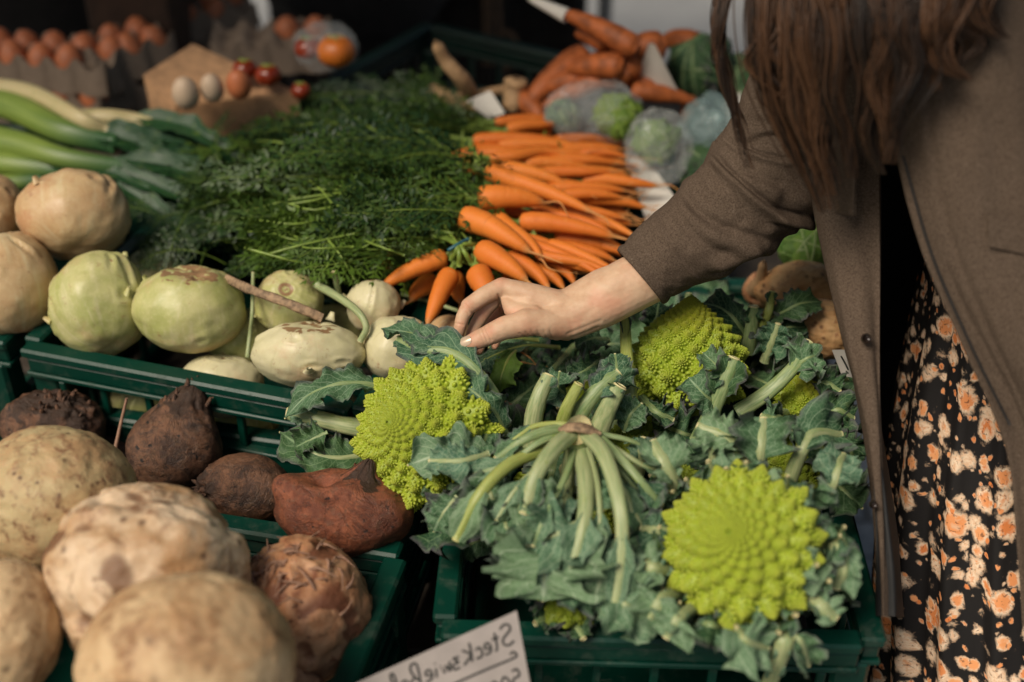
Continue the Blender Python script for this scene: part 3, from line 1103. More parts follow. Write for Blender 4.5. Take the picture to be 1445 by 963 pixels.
def romanesco(label, px, py, rad, z, ax, H=1.0, N=165, tmax=2.0, seed=0, tint=(1, 1, 1), tiptint=None, roll=0.0, group="romanesco in the front crate"):
    c = P(px, py, z)
    d = depth(c)
    Rr = S(rad, d)
    root = thing("romanesco", label, "romanesco", c, group)
    A = axis_frame(cam_axis(*ax), roll)
    g = np.random.default_rng(seed)
    # the flesh under the florets
    th = np.linspace(.02, 2.6, 20)
    ph = np.linspace(0, 6.283, 28, endpoint=False)
    core = np.stack([.84 * np.sin(th)[:, None] * np.cos(ph), .84 * np.sin(th)[:, None] * np.sin(ph), (.92 * H * (1 - th / 1.571))[:, None] + 0 * ph], -1) * Rr
    MB().grid(core @ A.T + c, np.full((20, 28, 3), .1), cv=True).build("head_core", M['rom'], root).color = (*[t * .8 for t in tint], 1)
    gg = 2.65 / N
    fsize = .335 * math.sqrt(63.6 * 2.65 / N) * max(1.0, H) ** .55
    for i in range(-46 if N > 100 else 0, N):
        t = tmax * math.exp(-(N - 1 - i) * gg)
        a = i * 2.399963
        rho, zz = math.sin(t), H * (1 - t / 1.571)
        drho, dz = math.cos(t), -H / 1.571
        nrm = np.array((-dz, drho))
        nrm = nrm / np.linalg.norm(nrm)
        lean = .06
        ax3 = unit((nrm[0] * math.cos(a), nrm[0] * math.sin(a), nrm[1] + lean))
        size = fsize * min(t, 1.5) / 1.25 * g.uniform(.93, 1.08) * (1.0 if t < 1.6 else .9)
        pos = np.array((rho * math.cos(a) * .88, rho * math.sin(a) * .88, zz * .92)) * Rr
        Wp = A @ pos + c
        Wa = A @ ax3
        Mx = Matrix.Translation(Vector(Wp)) @ rot_to(Wa, g.uniform(0, 6.28)) @ Matrix.Diagonal((size * Rr, size * Rr, size * Rr * (.82 + .34 * min(1.0, t)), 1))
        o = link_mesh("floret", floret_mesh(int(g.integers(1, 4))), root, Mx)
        k = g.uniform(.92, 1.08)
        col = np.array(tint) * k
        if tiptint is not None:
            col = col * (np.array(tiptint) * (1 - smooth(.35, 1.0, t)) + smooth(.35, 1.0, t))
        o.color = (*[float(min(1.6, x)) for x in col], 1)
    MB().tube(np.array([c - A[:, 2] * Rr * .3, c - A[:, 2] * Rr * .95]), (.24 * Rr, .20 * Rr), 12).build("stump", M['stalkpale'], root)
    return root, c, A, Rr


def leaf(root, pts, width, sr=.004, mat='leaf', smat='stalk', face=None, seed=0, u0=.12, cut=True, ruffle=.5, cup=.25, lobes=3.0, nu=40, nv=17, name="leaf", tipw=.55, stalk_to=1.0, asym=0.0):
    """blade along a midrib through world points; the thick stalk is its sub-part"""
    g = np.random.default_rng(seed * 7 + 11)
    path = catmull(pts, nu)
    face = -FWD * .75 + np.array((0, 0, .5)) if face is None else np.asarray(face, float)
    t = np.gradient(path, axis=0)
    t /= np.linalg.norm(t, axis=1)[:, None]
    s = np.cross(t, face)
    s /= np.maximum(1e-6, np.linalg.norm(s, axis=1))[:, None]
    n = np.cross(s, t)
    u = np.linspace(0, 1, nu)
    w = smooth(u0, u0 + .28, u)
    if cut:
        w = w * (tipw + (1 - tipw) * np.sin(np.pi * np.clip((u - u0) / (1 - u0), 0, 1)) ** .7)
    else:
        w = w * np.sqrt(np.clip(1 - ((u - .45) / .56) ** 4, 0, 1)) * (1 - .9 * smooth(.88, 1.0, u))
    v = np.linspace(-1, 1, nv)
    f1, f2 = g.uniform(0, 6.28, 2)
    seedv = g.uniform(0, 50)
    U, Vv = np.meshgrid(u, v, indexing='ij')
    sgn = np.sign(Vv)
    jag = 1 + .13 * np.sin(2 * np.pi * lobes * U + np.where(sgn > 0, f1, f2)) + .26 * vnoise(np.stack([U * 11, sgn * 3.0 + seedv, 0 * U], -1)) + .20 * vnoise(np.stack([U * 34, sgn * 5.0 + seedv, 0 * U], -1))
    W = width * w[:, None] * jag * (1 + asym * sgn)
    av = np.abs(Vv)
    ruf = ruffle * width * av ** 1.6 * (.30 * av ** 2 * np.sin(2 * np.pi * lobes * 3.3 * U + np.where(sgn > 0, f1, f2) + 3 * vnoise(np.stack([U * 5 + seedv, sgn * 3.0, 0 * U], -1))) + .50 * np.sin(2 * np.pi * (lobes * 1.35) * U + np.where(sgn > 0, f2, f1 + 1.7)) + .70 * vnoise(np.stack([U * 7 + seedv, Vv * 2.2, sgn * 2.0], -1)) + .22 * vnoise(np.stack([U * 17 + seedv, Vv * 4, sgn * 2.0], -1)))
    ruf = ruf * w[:, None]
    # the blade between the side veins puffs up a little
    puff = .05 * width * np.abs(np.sin(np.pi * (U * 9 - av * 2.6))) * av * (1 - av * .5)
    fold = -cup * width * av ** 1.3 * w[:, None]
    X = path[:, None] + s[:, None] * (Vv * W)[..., None] + n[:, None] * (ruf + fold * -1.0 + puff)[..., None]
    rn = g.random()
    mb = MB()
    mb.grid(X, np.stack([U, (Vv + 1) / 2, np.full_like(U, rn)], -1))
    o = mb.build(name, M[mat], root)
    if sr > 0:
        k = max(4, int(nu * stalk_to))
        sp = path[:k] - n[:k] * sr * .30
        uu = np.linspace(0, 1, k)
        rad = sr * (1.12 - (.35 if cut else .82) * uu)
        mb = MB()

        def bump(a, th):
            return .10 * np.cos(th * 6 + seedv) * np.cos(th * 2) + .05 * vnoise(np.stack([a * 9 + 0 * th, np.cos(th) * 1.5 + seedv + 0 * a, np.sin(th) * 1.5 + 0 * a], -1))
        mb.tube(sp, rad, 12, flat=.66, hint=face, bump=bump)
        mb.a[0][:, 2] = rn
        # cut end caps read as a pale disc
        e = sp[-1]
        tt = unit(sp[-1] - sp[-2])
        mb.tube([e - tt * .0002, e + tt * .0012], [rad[-1] * 1.0, rad[-1] * .82], 12, flat=.66, hint=face, att=(1, .5, rn))
        mb.build("stalk", M[smat], o)
    return o


def pl(*pts):
    """polyline of (px, py, z) to world points"""
    return [P(*p) for p in pts]

# ================================================================== BUILD: setting
ground()
table(-1.55, .352, .52, 1.325, .60, "dark front table carrying the kohlrabi, beetroot and romanesco crates")
table(-1.55, .42, 1.345, 2.25, .66, "dark rear table behind the front table, under carrots, leeks and eggs")

crate("green crate holding kohlrabi, its slatted front rim across the left middle", (P(32, 487, .84)[0], P(32, 487, .84)[1]), R(-16.5), .40, .30, .64, .84, 0)
crate("green crate cut by the left edge beside the kohlrabi crate", (P(32, 487, .84)[0] - .42, P(32, 487, .84)[1] + .105), R(-14), .40, .30, .64, .838, 0)
crate("low green crate holding beetroot below the kohlrabi crate", (-.555, .965), R(-12), .44, .185, .60, .762, 1)
crate("green crate holding celeriac at the bottom left corner", (-.545, .80), R(-12.5), .40, .30, .62, .80, 1)
bpy.context.view_layer.update()
# celeriac crate: put its back right corner at pixel (565, 775)
cr = [o for o in scene.objects if o.get('label', '').startswith("green crate holding celeriac")][0]
bc = P(567, 772, .80)
a = R(-12.5)
cr.location.x = bc[0] - (.40 * math.cos(a) - .30 * math.sin(a))
cr.location.y = bc[1] - (.40 * math.sin(a) + .30 * math.cos(a))
crate("green crate holding romanesco at the bottom right, its front wall in view", (-.062, .775), R(-2), .380, .58, .60, .80, 0)
crate("green crate under the orange carrot bunches", (-.30, 1.36), R(-4), .56, .36, .66, .80, 1)
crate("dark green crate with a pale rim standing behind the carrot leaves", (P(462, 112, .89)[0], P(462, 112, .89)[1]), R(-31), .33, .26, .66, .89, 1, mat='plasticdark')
crate("green crate under the leeks at the left edge", (-.98, 1.40), R(3), .58, .38, .66, .80, 1)

# ================================================================== kohlrabi
G, Wt, Tn = M['kohl'], M['kohlpale'], M['kohltan']
kohlrabi("large tan kohlrabi at the top of the heap, below the leeks", 106, 303, 77, 66, .915, Tn, (-.2, .8, -.5), 1, 1, .16, 2)
kohlrabi("tan kohlrabi cut by the left edge, behind the larger tan one", -28, 300, 64, 60, .90, Tn, (.1, 1, .2), 2, 0, .18, 1)
kohlrabi("big tan kohlrabi at the left edge above the crate corner", 14, 402, 68, 76, .875, Tn, (-.2, .9, .1), 3, 0, .15, 2)
kohlrabi("green kohlrabi with brown cracks and leaf stubs, left of the flat scarred one", 141, 428, 68, 75, .872, G, (-.35, .9, -.35), 4, 3, .20, 4)
kohlrabi("squat green kohlrabi with a brown scarred top at the crate's middle", 268, 438, 79, 62, .872, G, (.08, .80, .45), 5, 2, .50, 2)
kohlrabi("green kohlrabi with ringed stem scar facing up, behind the dried strip", 408, 428, 49, 46, .868, M['kohl'], (.05, .42, .9), 6, 1, .29, 1)
kohlrabi("pale kohlrabi with a torn brown top resting on the crate rim", 436, 500, 79, 47, .862, Wt, (.08, .85, .40), 7, 2, .52, 2)
kohlrabi("small pale kohlrabi with cut leaf stalks behind the pale ones", 527, 432, 38, 38, .875, Wt, (-.1, 1, .1), 8, 3, .2, 2)
kohlrabi("pale green kohlrabi half under the arching romanesco leaf", 562, 492, 52, 47, .86, Wt, (.2, .6, .5), 9, 1, .1, 2)
kohlrabi("pale kohlrabi low in the crate, only its top above the rim", 312, 545, 60, 46, .80, Wt, (.1, .9, .3), 10, 0, .12, 1)
kohlrabi("dark green kohlrabi in the shade between the two scarred ones", 338, 482, 45, 42, .82, G, (.1, .9, .3), 11, 1, .12, 1)
kohlrabi("green kohlrabi seen through the crate slots under the pale scarred one", 345, 590, 48, 40, .745, G, (.3, .5, .6), 12, 1, .12, 1)
kohlrabi("green kohlrabi seen through the slots at the crate's left", 205, 565, 46, 40, .745, G, (.3, .5, .6), 13, 1, .12, 1)
kohlrabi("pale kohlrabi low behind the crate's right corner post", 470, 590, 45, 40, .745, Wt, (.3, .5, .6), 14, 1, .12, 1)
kohlrabi("small tan kohlrabi left of the fingertips, under the carrots", 634, 474, 30, 30, .835, Tn, (.3, .9, .3), 15, 0, .12, 0)
kohlrabi("green kohlrabi deep in the crate behind the cracked one", 215, 395, 50, 45, .80, G, (.3, .9, .3), 16, 0, .12, 0)
kohlrabi("green kohlrabi deep in the crate below the ringed one", 480, 470, 45, 42, .79, G, (.3, .9, .3), 17, 0, .12, 0)
kohlrabi("tan kohlrabi deep in the crate under the big tan one", 75, 455, 50, 48, .80, Tn, (.3, .9, .3), 18, 0, .12, 0)

# dried strip, petioles and twigs on the kohlrabi
pts = pl((318, 392, .905), (352, 408, .914), (392, 423, .912), (430, 438, .905), (455, 449, .897))
tag(MB().tube(catmull(pts, 22), S(6.5, 1.4) * (1 + .15 * vnoise(np.stack([np.linspace(0, 9, 22)] * 3, -1))), 8, flat=.32, hint=-FWD, bump=lambda u, th: .12 * vnoise(np.stack([u * 14 + 0 * th, np.cos(th) * 2 + 0 * u, np.sin(th) * 2 + 0 * u], -1))).build("dry_stalk", M['drystrip'], origin=pts[2]),
    "dried flat brown stalk lying across the ringed kohlrabi", "stalk")
for nm, lab, mt, r0, r1, q in (
    ("leaf_stalk", "curved pale leaf stalk bent between the two pale kohlrabi", 'stalkpale', .0048, .0034, ((447, 402, .90), (478, 420, .905), (505, 440, .905), (517, 462, .895), (508, 482, .88))),
    ("leaf_stalk", "thin upright green leaf stalk beside the squat kohlrabi", 'stalkpale', .0026, .0018, ((349, 505, .84), (353, 470, .86), (356, 440, .885), (357, 385, .905))),
    ("twig", "thin brown twig sticking up beside the pointed beetroot", 'twig', .0021, .0014, ((163, 632, .785), (170, 600, .805), (179, 562, .832))),
    ("leaf_stalk", "short cut leaf stalk standing behind the small pale kohlrabi", 'stalkpale', .0034, .003, ((478, 415, .88), (474, 395, .90), (470, 384, .91))),
    ("leaf_stalk", "pale thin stalk lying under the two front carrots", 'stalkpale', .0026, .002, ((566, 415, .84), (610, 427, .845), (650, 440, .845))),
):
    w = pl(*q)
    tag(MB().tube(catmull(w, 16), np.linspace(r0, r1, 16), 8).build(nm, M[mt], origin=w[0]), lab, nm.replace('_', ' '))

# ================================================================== beetroot
B, BR = M['beet'], M['beetred']
beet("dark flat beetroot with a rough ringed crown at the left", 76, 604, 72, 54, .765, B, 1, (.30, .75, .5), .02, (((-.6, .5, .5), .5, .12),), 0, .06, .85)
beet("pear shaped dark beetroot with a frayed black tip pointing up", 246, 634, 66, 62, .775, B, 2, (.30, .95, .0), .62, (), 0, .035, .72)
beet("rounded brown beetroot with a shaggy crown on its left", 348, 690, 66, 49, .765, B, 3, (-.9, -.05, .3), .05, (), -.12, .04, .75)
beet("small dark beetroot in the shade under the pear shaped one", 236, 690, 42, 36, .735, B, 4, (.5, .7, .4), .08, (), 0, .03, .4)
beet("reddish double beetroot with two bumps beside the romanesco", 484, 724, 95, 60, .812, BR, 5, (.32, .92, .15), .0, (((-.66, .66, .36), .34, .30), ((-.30, .88, .38), .24, -.40), ((-.12, .55, .82), .22, -.16), ((.34, .93, .15), .17, .40), ((.8, .3, .5), .6, .10)), -.10, .02, .22)
beet("dark beetroot low in the crate behind the reddish one", 420, 655, 45, 40, .70, B, 6, (.3, .9, .2), .05, (), 0, .03, .4)
beet("dark beetroot low in the crate beside the left one", 160, 640, 50, 40, .70, B, 7, (.3, .9, .2), .05, (), 0, .03, .4)

# ================================================================== celeriac
celeriac("large speckled celeriac at the left edge, topmost at the back", 76, 702, 116, 100, .87, M['cel_green'], 1, .045, .010)
celeriac("knobbly celeriac with white patches in the middle of the heap", 202, 806, 134, 110, .875, M['cel_white'], 2, .05, .02, (.1, .8, .4), nod=(30, .37, .13))
celeriac("smooth pale celeriac nearest the viewer at the bottom edge", 266, 935, 152, 126, .895, M['cel_smooth'], 3, .03, .008)
celeriac("reddish celeriac covered in tangled rootlets by the crate's right side", 428, 862, 92, 96, .80, M['cel_red'], 4, .05, .02, (-.25, .85, .45), 0, 90, nod=(46, .22, .085))
celeriac("pale celeriac cut by the left edge at the bottom", 6, 890, 78, 100, .87, M['cel_smooth'], 5, .03, .01)
celeriac("shaded celeriac deep in the crate behind the reddish one", 330, 800, 80, 70, .72, M['cel_green'], 6, .05, .02)
celeriac("shaded celeriac deep in the crate at the bottom edge", 380, 1010, 90, 80, .76, M['cel_red'], 7, .05, .02)

# ================================================================== carrots
# (head px, py, z) (tail px, py, z) radius px
BUN = {
    "smallest carrot bunch, farthest back at the top of the pile": [
        ((697, 174, .905), (797, 170, .90), 7), ((715, 183, .908), (790, 177, .905), 8), ((738, 190, .895), (789, 185, .89), 7), ((705, 186, .885), (780, 192, .88), 8)],
    "carrot bunch second from the back with many slim carrots": [
        ((666, 199, .905), (806, 203, .90), 9.5), ((700, 206, .90), (832, 212, .895), 9), ((634, 223, .895), (762, 216, .905), 10), ((652, 232, .885), (790, 222, .90), 10), ((637, 236, .875), (700, 243, .875), 9),
        ((795, 214, .895), (878, 211, .892), 7.5), ((812, 218, .90), (885, 222, .897), 7), ((786, 227, .89), (888, 232, .885), 8), ((740, 224, .90), (850, 226, .888), 9), ((690, 225, .91), (800, 219, .905), 9)],
    "wide carrot bunch in the middle with one long thick carrot on top": [
        ((685, 241, .935), (836, 300, .915), 12.5), ((705, 238, .915), (800, 262, .905), 11), ((745, 250, .905), (868, 243, .905), 9), ((795, 246, .895), (886, 246, .89), 8), ((820, 255, .895), (928, 263, .89), 9.5),
        ((770, 262, .90), (866, 275, .89), 9), ((812, 280, .89), (912, 294, .88), 9.5), ((674, 281, .93), (768, 287, .925), 17), ((740, 292, .89), (850, 302, .885), 12), ((760, 272, .885), (880, 285, .88), 11)],
    "carrot bunch left of the brown sleeve with one big tilted carrot": [
        ((651, 306, .93), (748, 356, .915), 17), ((700, 307, .912), (766, 368, .905), 11), ((732, 313, .91), (868, 335, .90), 13), ((808, 303, .885), (893, 318, .875), 10), ((822, 315, .88), (890, 331, .87), 9),
        ((782, 335, .885), (873, 356, .875), 13), ((770, 350, .87), (848, 372, .865), 11), ((760, 322, .87), (850, 345, .865), 12), ((790, 290, .87), (890, 305, .865), 12)],
    "front carrot bunch held by a blue band behind the hand": [
        ((630, 362, .905), (536, 407, .885), 13), ((637, 385, .90), (603, 458, .875), 14), ((673, 384, .905), (690, 440, .885), 17), ((676, 353, .915), (744, 397, .905), 16.5), ((718, 362, .895), (775, 408, .885), 12),
        ((752, 378, .88), (796, 408, .875), 10), ((766, 362, .885), (812, 402, .875), 9), ((640, 392, .87), (650, 428, .865), 13), ((610, 398, .86), (580, 425, .855), 14), ((700, 462, .86), (730, 494, .85), 9),
        ((790, 350, .88), (828, 384, .875), 10), ((712, 395, .87), (760, 425, .86), 13), ((690, 470, .85), (712, 496, .845), 9)],
}
FOL = [((640, 178), (400, 165), .895, 34), ((625, 220), (330, 195), .90, 52), ((650, 270), (270, 250), .905, 70), ((640, 312), (255, 296), .90, 80), ((642, 338), (350, 338), .895, 70)]
g = np.random.default_rng(31)
for bi_, key in enumerate(BUN):
    if bi_ in (1, 2, 3):
        x0, x1, y0, y1 = ((640, 800, 200, 244), (690, 810, 240, 300), (690, 810, 296, 365))[bi_ - 1]
        for j in range(30):
            hx, hy = g.uniform(x0, x1), g.uniform(y0, y1)
            L, sl = g.uniform(75, 115), (g.uniform(-.02, .12), g.uniform(.02, .3), g.uniform(.2, .45))[bi_ - 1]
            tx = min(hx + L, 902)
            zc = g.uniform(.862, .902)
            BUN[key].append(((hx, hy, zc), (tx, hy + (tx - hx) * sl * g.uniform(.6, 1.3), zc - .008), g.uniform(7, 9.5)))
k = 0
for bi, (lab, cs) in enumerate(BUN.items()):
    h0 = P(*cs[0][0])
    root = thing("carrot_bunch", lab, "carrot bunch", h0, "carrot bunches with leaves")
    g = np.random.default_rng(100 + bi)
    for (a, b, r) in cs:
        p0, p1 = P(*a), P(*b)
        mb = carrot_mesh(p0, p1, S(r * 1.1, depth(p0)), k, tail=True)
        o = mb.build("carrot", M['carrot'], root)
        # green stubs leaving the crown
        st = MB()
        d = unit(p0 - p1)
        for j in range(5):
            e = p0 + d * g.uniform(.018, .035) + g.normal(0, .006, 3)
            st.tube(catmull([p0 - d * .004 + g.normal(0, .002, 3), p0 + d * .01 + g.normal(0, .002, 3), e], 5), np.linspace(.0022, .0014, 5), 5)
        st.build("stem_base", M['stem'], o)
        k += 1
    # leaves
    (sx, sy), (ex, ey), z, n = FOL[bi]
    mb = MB()
    for j in range(n):
        q = g.random()
        a = cs[int(g.integers(len(cs)))][0] if q < .6 and bi < 4 else (sx + g.uniform(-40, 40), sy + g.uniform(-18, 18), z)
        if bi == 4:
            a = (640 + g.uniform(-35, 35), 350 + g.uniform(-22, 18), .90)
        p0 = P(a[0] - g.uniform(4, 34), a[1], a[2] - g.uniform(.0, .03))
        fx = ex + (sx - ex) * g.uniform(-.05, .8)
        fy = ey + (sy - ey) * .3 + float(np.clip(g.normal(0, 26 if bi else 14), -60, 26))
        p2 = P(fx, fy, z + g.uniform(-.08, .05) - .02 * (abs(fx - 460) / 200) ** 2)
        if vnoise(np.array(p2) * 13 + 3) < -.42:
            continue
        hill = np.array((0, 0, .030 * float(vnoise(np.array((p2[0] * 11, p2[1] * 11, bi))))))
        p2 = p2 + hill
        p1 = (p0 + p2) / 2 + hill + np.array((0, g.normal(0, .035), (g.uniform(-.02, .045) if bi < 2 else g.uniform(-.03, .09))))
        add_frond(mb, None, p0, p1, p2, g.uniform(.14, .24), g, g.uniform(.0008, .0016))
    # crosswise sprays that fill the heap, its inner shade painted into their colour
    for j in range(n // 2):
        fx = ex + (sx - ex) * g.uniform(-.12, .95)
        fy = ey + (sy - ey) * g.uniform(0, 1) + float(np.clip(g.normal(0, 22 if bi else 12), -50, 24))
        p0 = P(fx, fy, z + g.uniform(-.06, .0))
        an = g.uniform(0, 6.28)
        L = g.uniform(.07, .13)
        if fx + math.cos(an) * L * 1100 > sx - 10:
            an = math.pi - an if math.cos(an) > 0 else an
        if fx > sx - 30:
            continue
        p2 = p0 + np.array((math.cos(an) * L, math.sin(an) * L * .8, g.uniform(-.02, .02)))
        p1 = (p0 + p2) / 2 + np.array((0, 0, g.uniform(.01, .04)))
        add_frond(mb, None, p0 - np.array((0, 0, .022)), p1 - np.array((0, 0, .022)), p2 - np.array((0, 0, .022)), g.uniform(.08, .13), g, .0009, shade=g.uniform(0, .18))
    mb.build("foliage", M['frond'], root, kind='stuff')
    # long bare stems that sweep out of the crowns over the leaves
    st = MB()
    for j in range((6, 9, 14, 14, 12)[bi]):
        y0 = sy + g.uniform(-26, 26) if bi else sy + g.uniform(-8, 8)
        x0_ = sx - g.uniform(0, 200)
        L_ = g.uniform(50, 130)
        sl = g.normal(-.04 if bi < 4 else -.2, .24)
        zz_ = z + g.uniform(.010, .034)
        w = pl((x0_, y0, zz_ - .006), (x0_ - L_ * .35, y0 + L_ * sl * .4 + g.normal(0, 3), zz_ + .004), (x0_ - L_ * .7, y0 + L_ * sl * .9 + g.normal(0, 4), zz_ + .002), (x0_ - L_, y0 + L_ * sl * 1.5, zz_ - .014))
        st.tube(catmull(w, 14), np.linspace(g.uniform(.0012, .0021), .0007, 14), 5)
    st.build("leaf_stalk", M['stem'], root, kind='stuff')
    if bi == 4:
        w = pl((632, 354, .925), (645, 346, .93), (660, 338, .928))
        MB().tube(catmull(w, 8), .0022, 6).build("rubber_band", M['band'], root)
        st = MB()
        for (qx, qy) in ((664, 372), (640, 366), (676, 348), (655, 368), (648, 375)):
            w = pl((qx + g.uniform(-4, 4), qy, .91), ((qx + 648) / 2, (qy + 342) / 2, .925), (646 + g.uniform(-6, 6), 344, .928), (620 + g.uniform(-20, 10), 325 + g.uniform(-12, 12), .92))
            st.tube(catmull(w, 12), np.linspace(.0034, .0018, 12), 6)
        st.build("leaf_stalks", M['stem'], root, kind='stuff')
    if bi == 2:
        st = MB()
        for j in range(5):
            e = g.normal(0, 5, 4)
            w = pl((392 + 12 * g.random(), 264 + 7 * j + e[0], .935), (440, 262 + 6.5 * j + e[1], .942), (490, 266 + 6 * j + e[2], .94), (545 + 30 * g.random(), 274 + 5 * j + e[3], .925), (610, 284 + 4 * j, .91))
            st.tube(catmull(w, 12), np.linspace(.0012, .0019, 12), 6)
        w = pl((655, 196, .925), (668, 212, .93), (682, 240, .925)); st.tube(catmull(w, 10), .002, 6)
        w = pl((470, 292, .935), (510, 300, .94), (580, 318, .935), (640, 330, .925)); st.tube(catmull(w, 12), .0017, 6)
        w = pl((590, 185, .935), (620, 205, .935), (650, 235, .925)); st.tube(catmull(w, 10), .0016, 6)
        st.build("leaf_stalks", M['stem'], root, kind='stuff')
    if bi == 3:
        st = MB()
        for w in (((375, 360, .92), (430, 345, .93), (500, 330, .93)), ((460, 335, .93), (480, 360, .925), (500, 395, .90)), ((345, 350, .925), (400, 365, .92), (430, 372, .91)), ((430, 250, .945), (455, 270, .945), (470, 290, .94))):
            st.tube(catmull(pl(*w), 10), np.linspace(.0016, .001, 10), 6)
        st.build("leaf_stalks", M['stem'], root, kind='stuff')

# ================================================================== romanesco
hl, cL, AL, RL = romanesco("romanesco at the left end, its tip turned left above the red beetroot", 601, 614, 95, .865, (-.52, .25, .80), 1.05, 145, 2.0, 1)
leaf(hl, pl((712, 602, .86), (698, 560, .90), (668, 520, .925), (632, 497, .93), (592, 494, .925), (560, 478, .915)), S(30, 1.2), .0062, 'leaf', 'stalk', seed=1, u0=.25, ruffle=.55, face=(-.2, -.5, .8))
leaf(hl, pl((640, 505, .925), (612, 486, .93), (580, 470, .925), (538, 464, .905)), S(24, 1.25), .003, 'leaf', 'stalk', seed=2, u0=.05, cut=False, face=(.2, -.4, .8))
leaf(hl, pl((716, 615, .87), (697, 580, .90), (668, 553, .915), (640, 540, .91)), S(24, 1.2), .003, 'leaf', 'stalk', seed=3, u0=.0, cut=False, ruffle=.8)
leaf(hl, pl((520, 604, .83), (480, 598, .835), (440, 588, .84), (405, 582, .845)), S(17, 1.25), .0085, 'leafpale', 'stalkpale', seed=4, u0=.45, ruffle=.8)
leaf(hl, pl((545, 548, .875), (505, 540, .885), (465, 545, .885), (432, 560, .87), (402, 590, .85)), S(22, 1.28), .0035, 'leaf', 'stalk', seed=5, u0=.0, cut=False, ruffle=.9)
leaf(hl, pl((520, 640, .82), (480, 646, .825), (440, 638, .83), (395, 610, .835)), S(34, 1.25), .0036, 'leafdark', 'stalkpale', seed=6, u0=.0, cut=False, ruffle=.5)
leaf(hl, pl((462, 610, .845), (440, 620, .84), (415, 632, .83)), S(22, 1.25), .002, 'leafdark', 'stalk', seed=7, u0=.0, cut=False, ruffle=1.0)
leaf(hl, pl((560, 560, .88), (566, 540, .895), (568, 522, .90)), S(6, 1.25), .0038, 'leaf', 'stalkpale', seed=8, u0=.4, ruffle=.5)
leaf(hl, pl((700, 645, .875), (665, 640, .89), (622, 642, .893), (576, 656, .885)), S(31, 1.18), .0042, 'leafpale', 'stalkpale', seed=9, u0=.05, cut=False, ruffle=.45, face=(-.1, -.6, .8))
leaf(hl, pl((690, 600, .88), (684, 622, .89), (668, 636, .892)), S(20, 1.2), .0028, 'leaf', 'stalk', seed=10, u0=.0, cut=False, ruffle=.8)
leaf(hl, pl((640, 640, .86), (625, 670, .86), (618, 705, .84)), S(26, 1.2), .003, 'leafpale', 'stalk', seed=11, u0=.0, ruffle=.9)

hb, cB, AB, RB = romanesco("pointed romanesco at the back below the coat sleeve", 972, 518, 68, .862, (.0, .97, .26), 1.7, 190, 2.0, 2, (.86, .90, .9), (1.02, .86, .55))
leaf(hb, pl((985, 625, .84), (1003, 585, .87), (1020, 545, .90), (1036, 506, .925)), S(26, 1.25), .0088, 'leafdark', 'stalk', seed=20, u0=.45, ruffle=.8)
leaf(hb, pl((1010, 570, .88), (992, 555, .895), (972, 533, .90)), S(26, 1.25), .0025, 'leaf', 'stalk', seed=21, u0=.0, cut=False, ruffle=.6)
leaf(hb, pl((1022, 535, .905), (1010, 515, .915), (992, 498, .915)), S(18, 1.25), .002, 'leaf', 'stalk', seed=22, u0=.0, cut=False, ruffle=.8)
leaf(hb, pl((1055, 500, .85), (1060, 465, .88), (1064, 434, .905)), S(16, 1.3), .0078, 'leafdark', 'stalk', seed=23, u0=.5, ruffle=.7)
leaf(hb, pl((1060, 490, .85), (1040, 455, .89), (1018, 435, .90), (990, 428, .895)), S(24, 1.3), .004, 'leafdark', 'stalk', seed=24, u0=.1, cut=False, ruffle=.3)
leaf(hb, pl((1075, 455, .87), (1105, 440, .90), (1130, 428, .91), (1160, 426, .90)), S(22, 1.3), .003, 'leafdark', 'stalk', seed=25, u0=.05, cut=False, ruffle=.5)
leaf(hb, pl((1085, 470, .87), (1110, 462, .885), (1138, 462, .88)), S(24, 1.3), .003, 'leafdark', 'stalk', seed=26, u0=.0, cut=False, ruffle=.6)
leaf(hb, pl((1078, 512, .86), (1088, 485, .885), (1098, 458, .905)), S(26, 1.3), .0046, 'leaf', 'stalkpale', seed=27, u0=.1, ruffle=.9)
leaf(hb, pl((1070, 470, .87), (1084, 440, .90), (1090, 412, .915)), S(10, 1.32), .0046, 'leafdark', 'stalkyellow', seed=28, u0=.6, ruffle=.6)
leaf(hb, pl((1040, 582, .86), (1085, 552, .885), (1120, 518, .905), (1142, 482, .92)), S(26, 1.25), .0078, 'leaf', 'stalk', seed=29, u0=.55, ruffle=.9)
leaf(hb, pl((1120, 520, .90), (1140, 505, .915), (1160, 500, .91)), S(26, 1.25), .003, 'leaf', 'stalk', seed=30, u0=.0, cut=False, ruffle=.9)
leaf(hb, pl((1150, 545, .87), (1165, 540, .885), (1185, 552, .88)), S(20, 1.25), .004, 'leafdark', 'stalk', seed=31, u0=.1, ruffle=.9)
leaf(hb, pl((895, 600, .85), (888, 540, .885), (884, 490, .90), (882, 448, .915)), S(12, 1.28), .0072, 'leafdark', 'stalkyellow', seed=32, u0=.7, ruffle=.7)
leaf(hb, pl((905, 560, .86), (925, 580, .87), (950, 592, .86)), S(20, 1.25), .0046, 'leafdark', 'stalk', seed=33, u0=.1, ruffle=.8)
leaf(hb, pl((912, 470, .87), (925, 450, .89), (930, 425, .90)), S(22, 1.3), .003, 'leafdark', 'stalk', seed=34, u0=.0, cut=False, ruffle=.8)
leaf(hb, pl((970, 445, .86), (972, 428, .88), (973, 415, .885)), S(6, 1.32), .0055, 'leafdark', 'stalk', seed=35, u0=.7)
leaf(hb, pl((860, 480, .86), (835, 478, .875), (812, 490, .87)), S(20, 1.28), .003, 'leaf', 'stalk', seed=36, u0=.0, cut=False, ruffle=.9)
leaf(hb, pl((850, 505, .86), (830, 520, .875), (800, 535, .87)), S(22, 1.28), .003, 'leafdark', 'stalk', seed=37, u0=.0, cut=False, ruffle=.9)

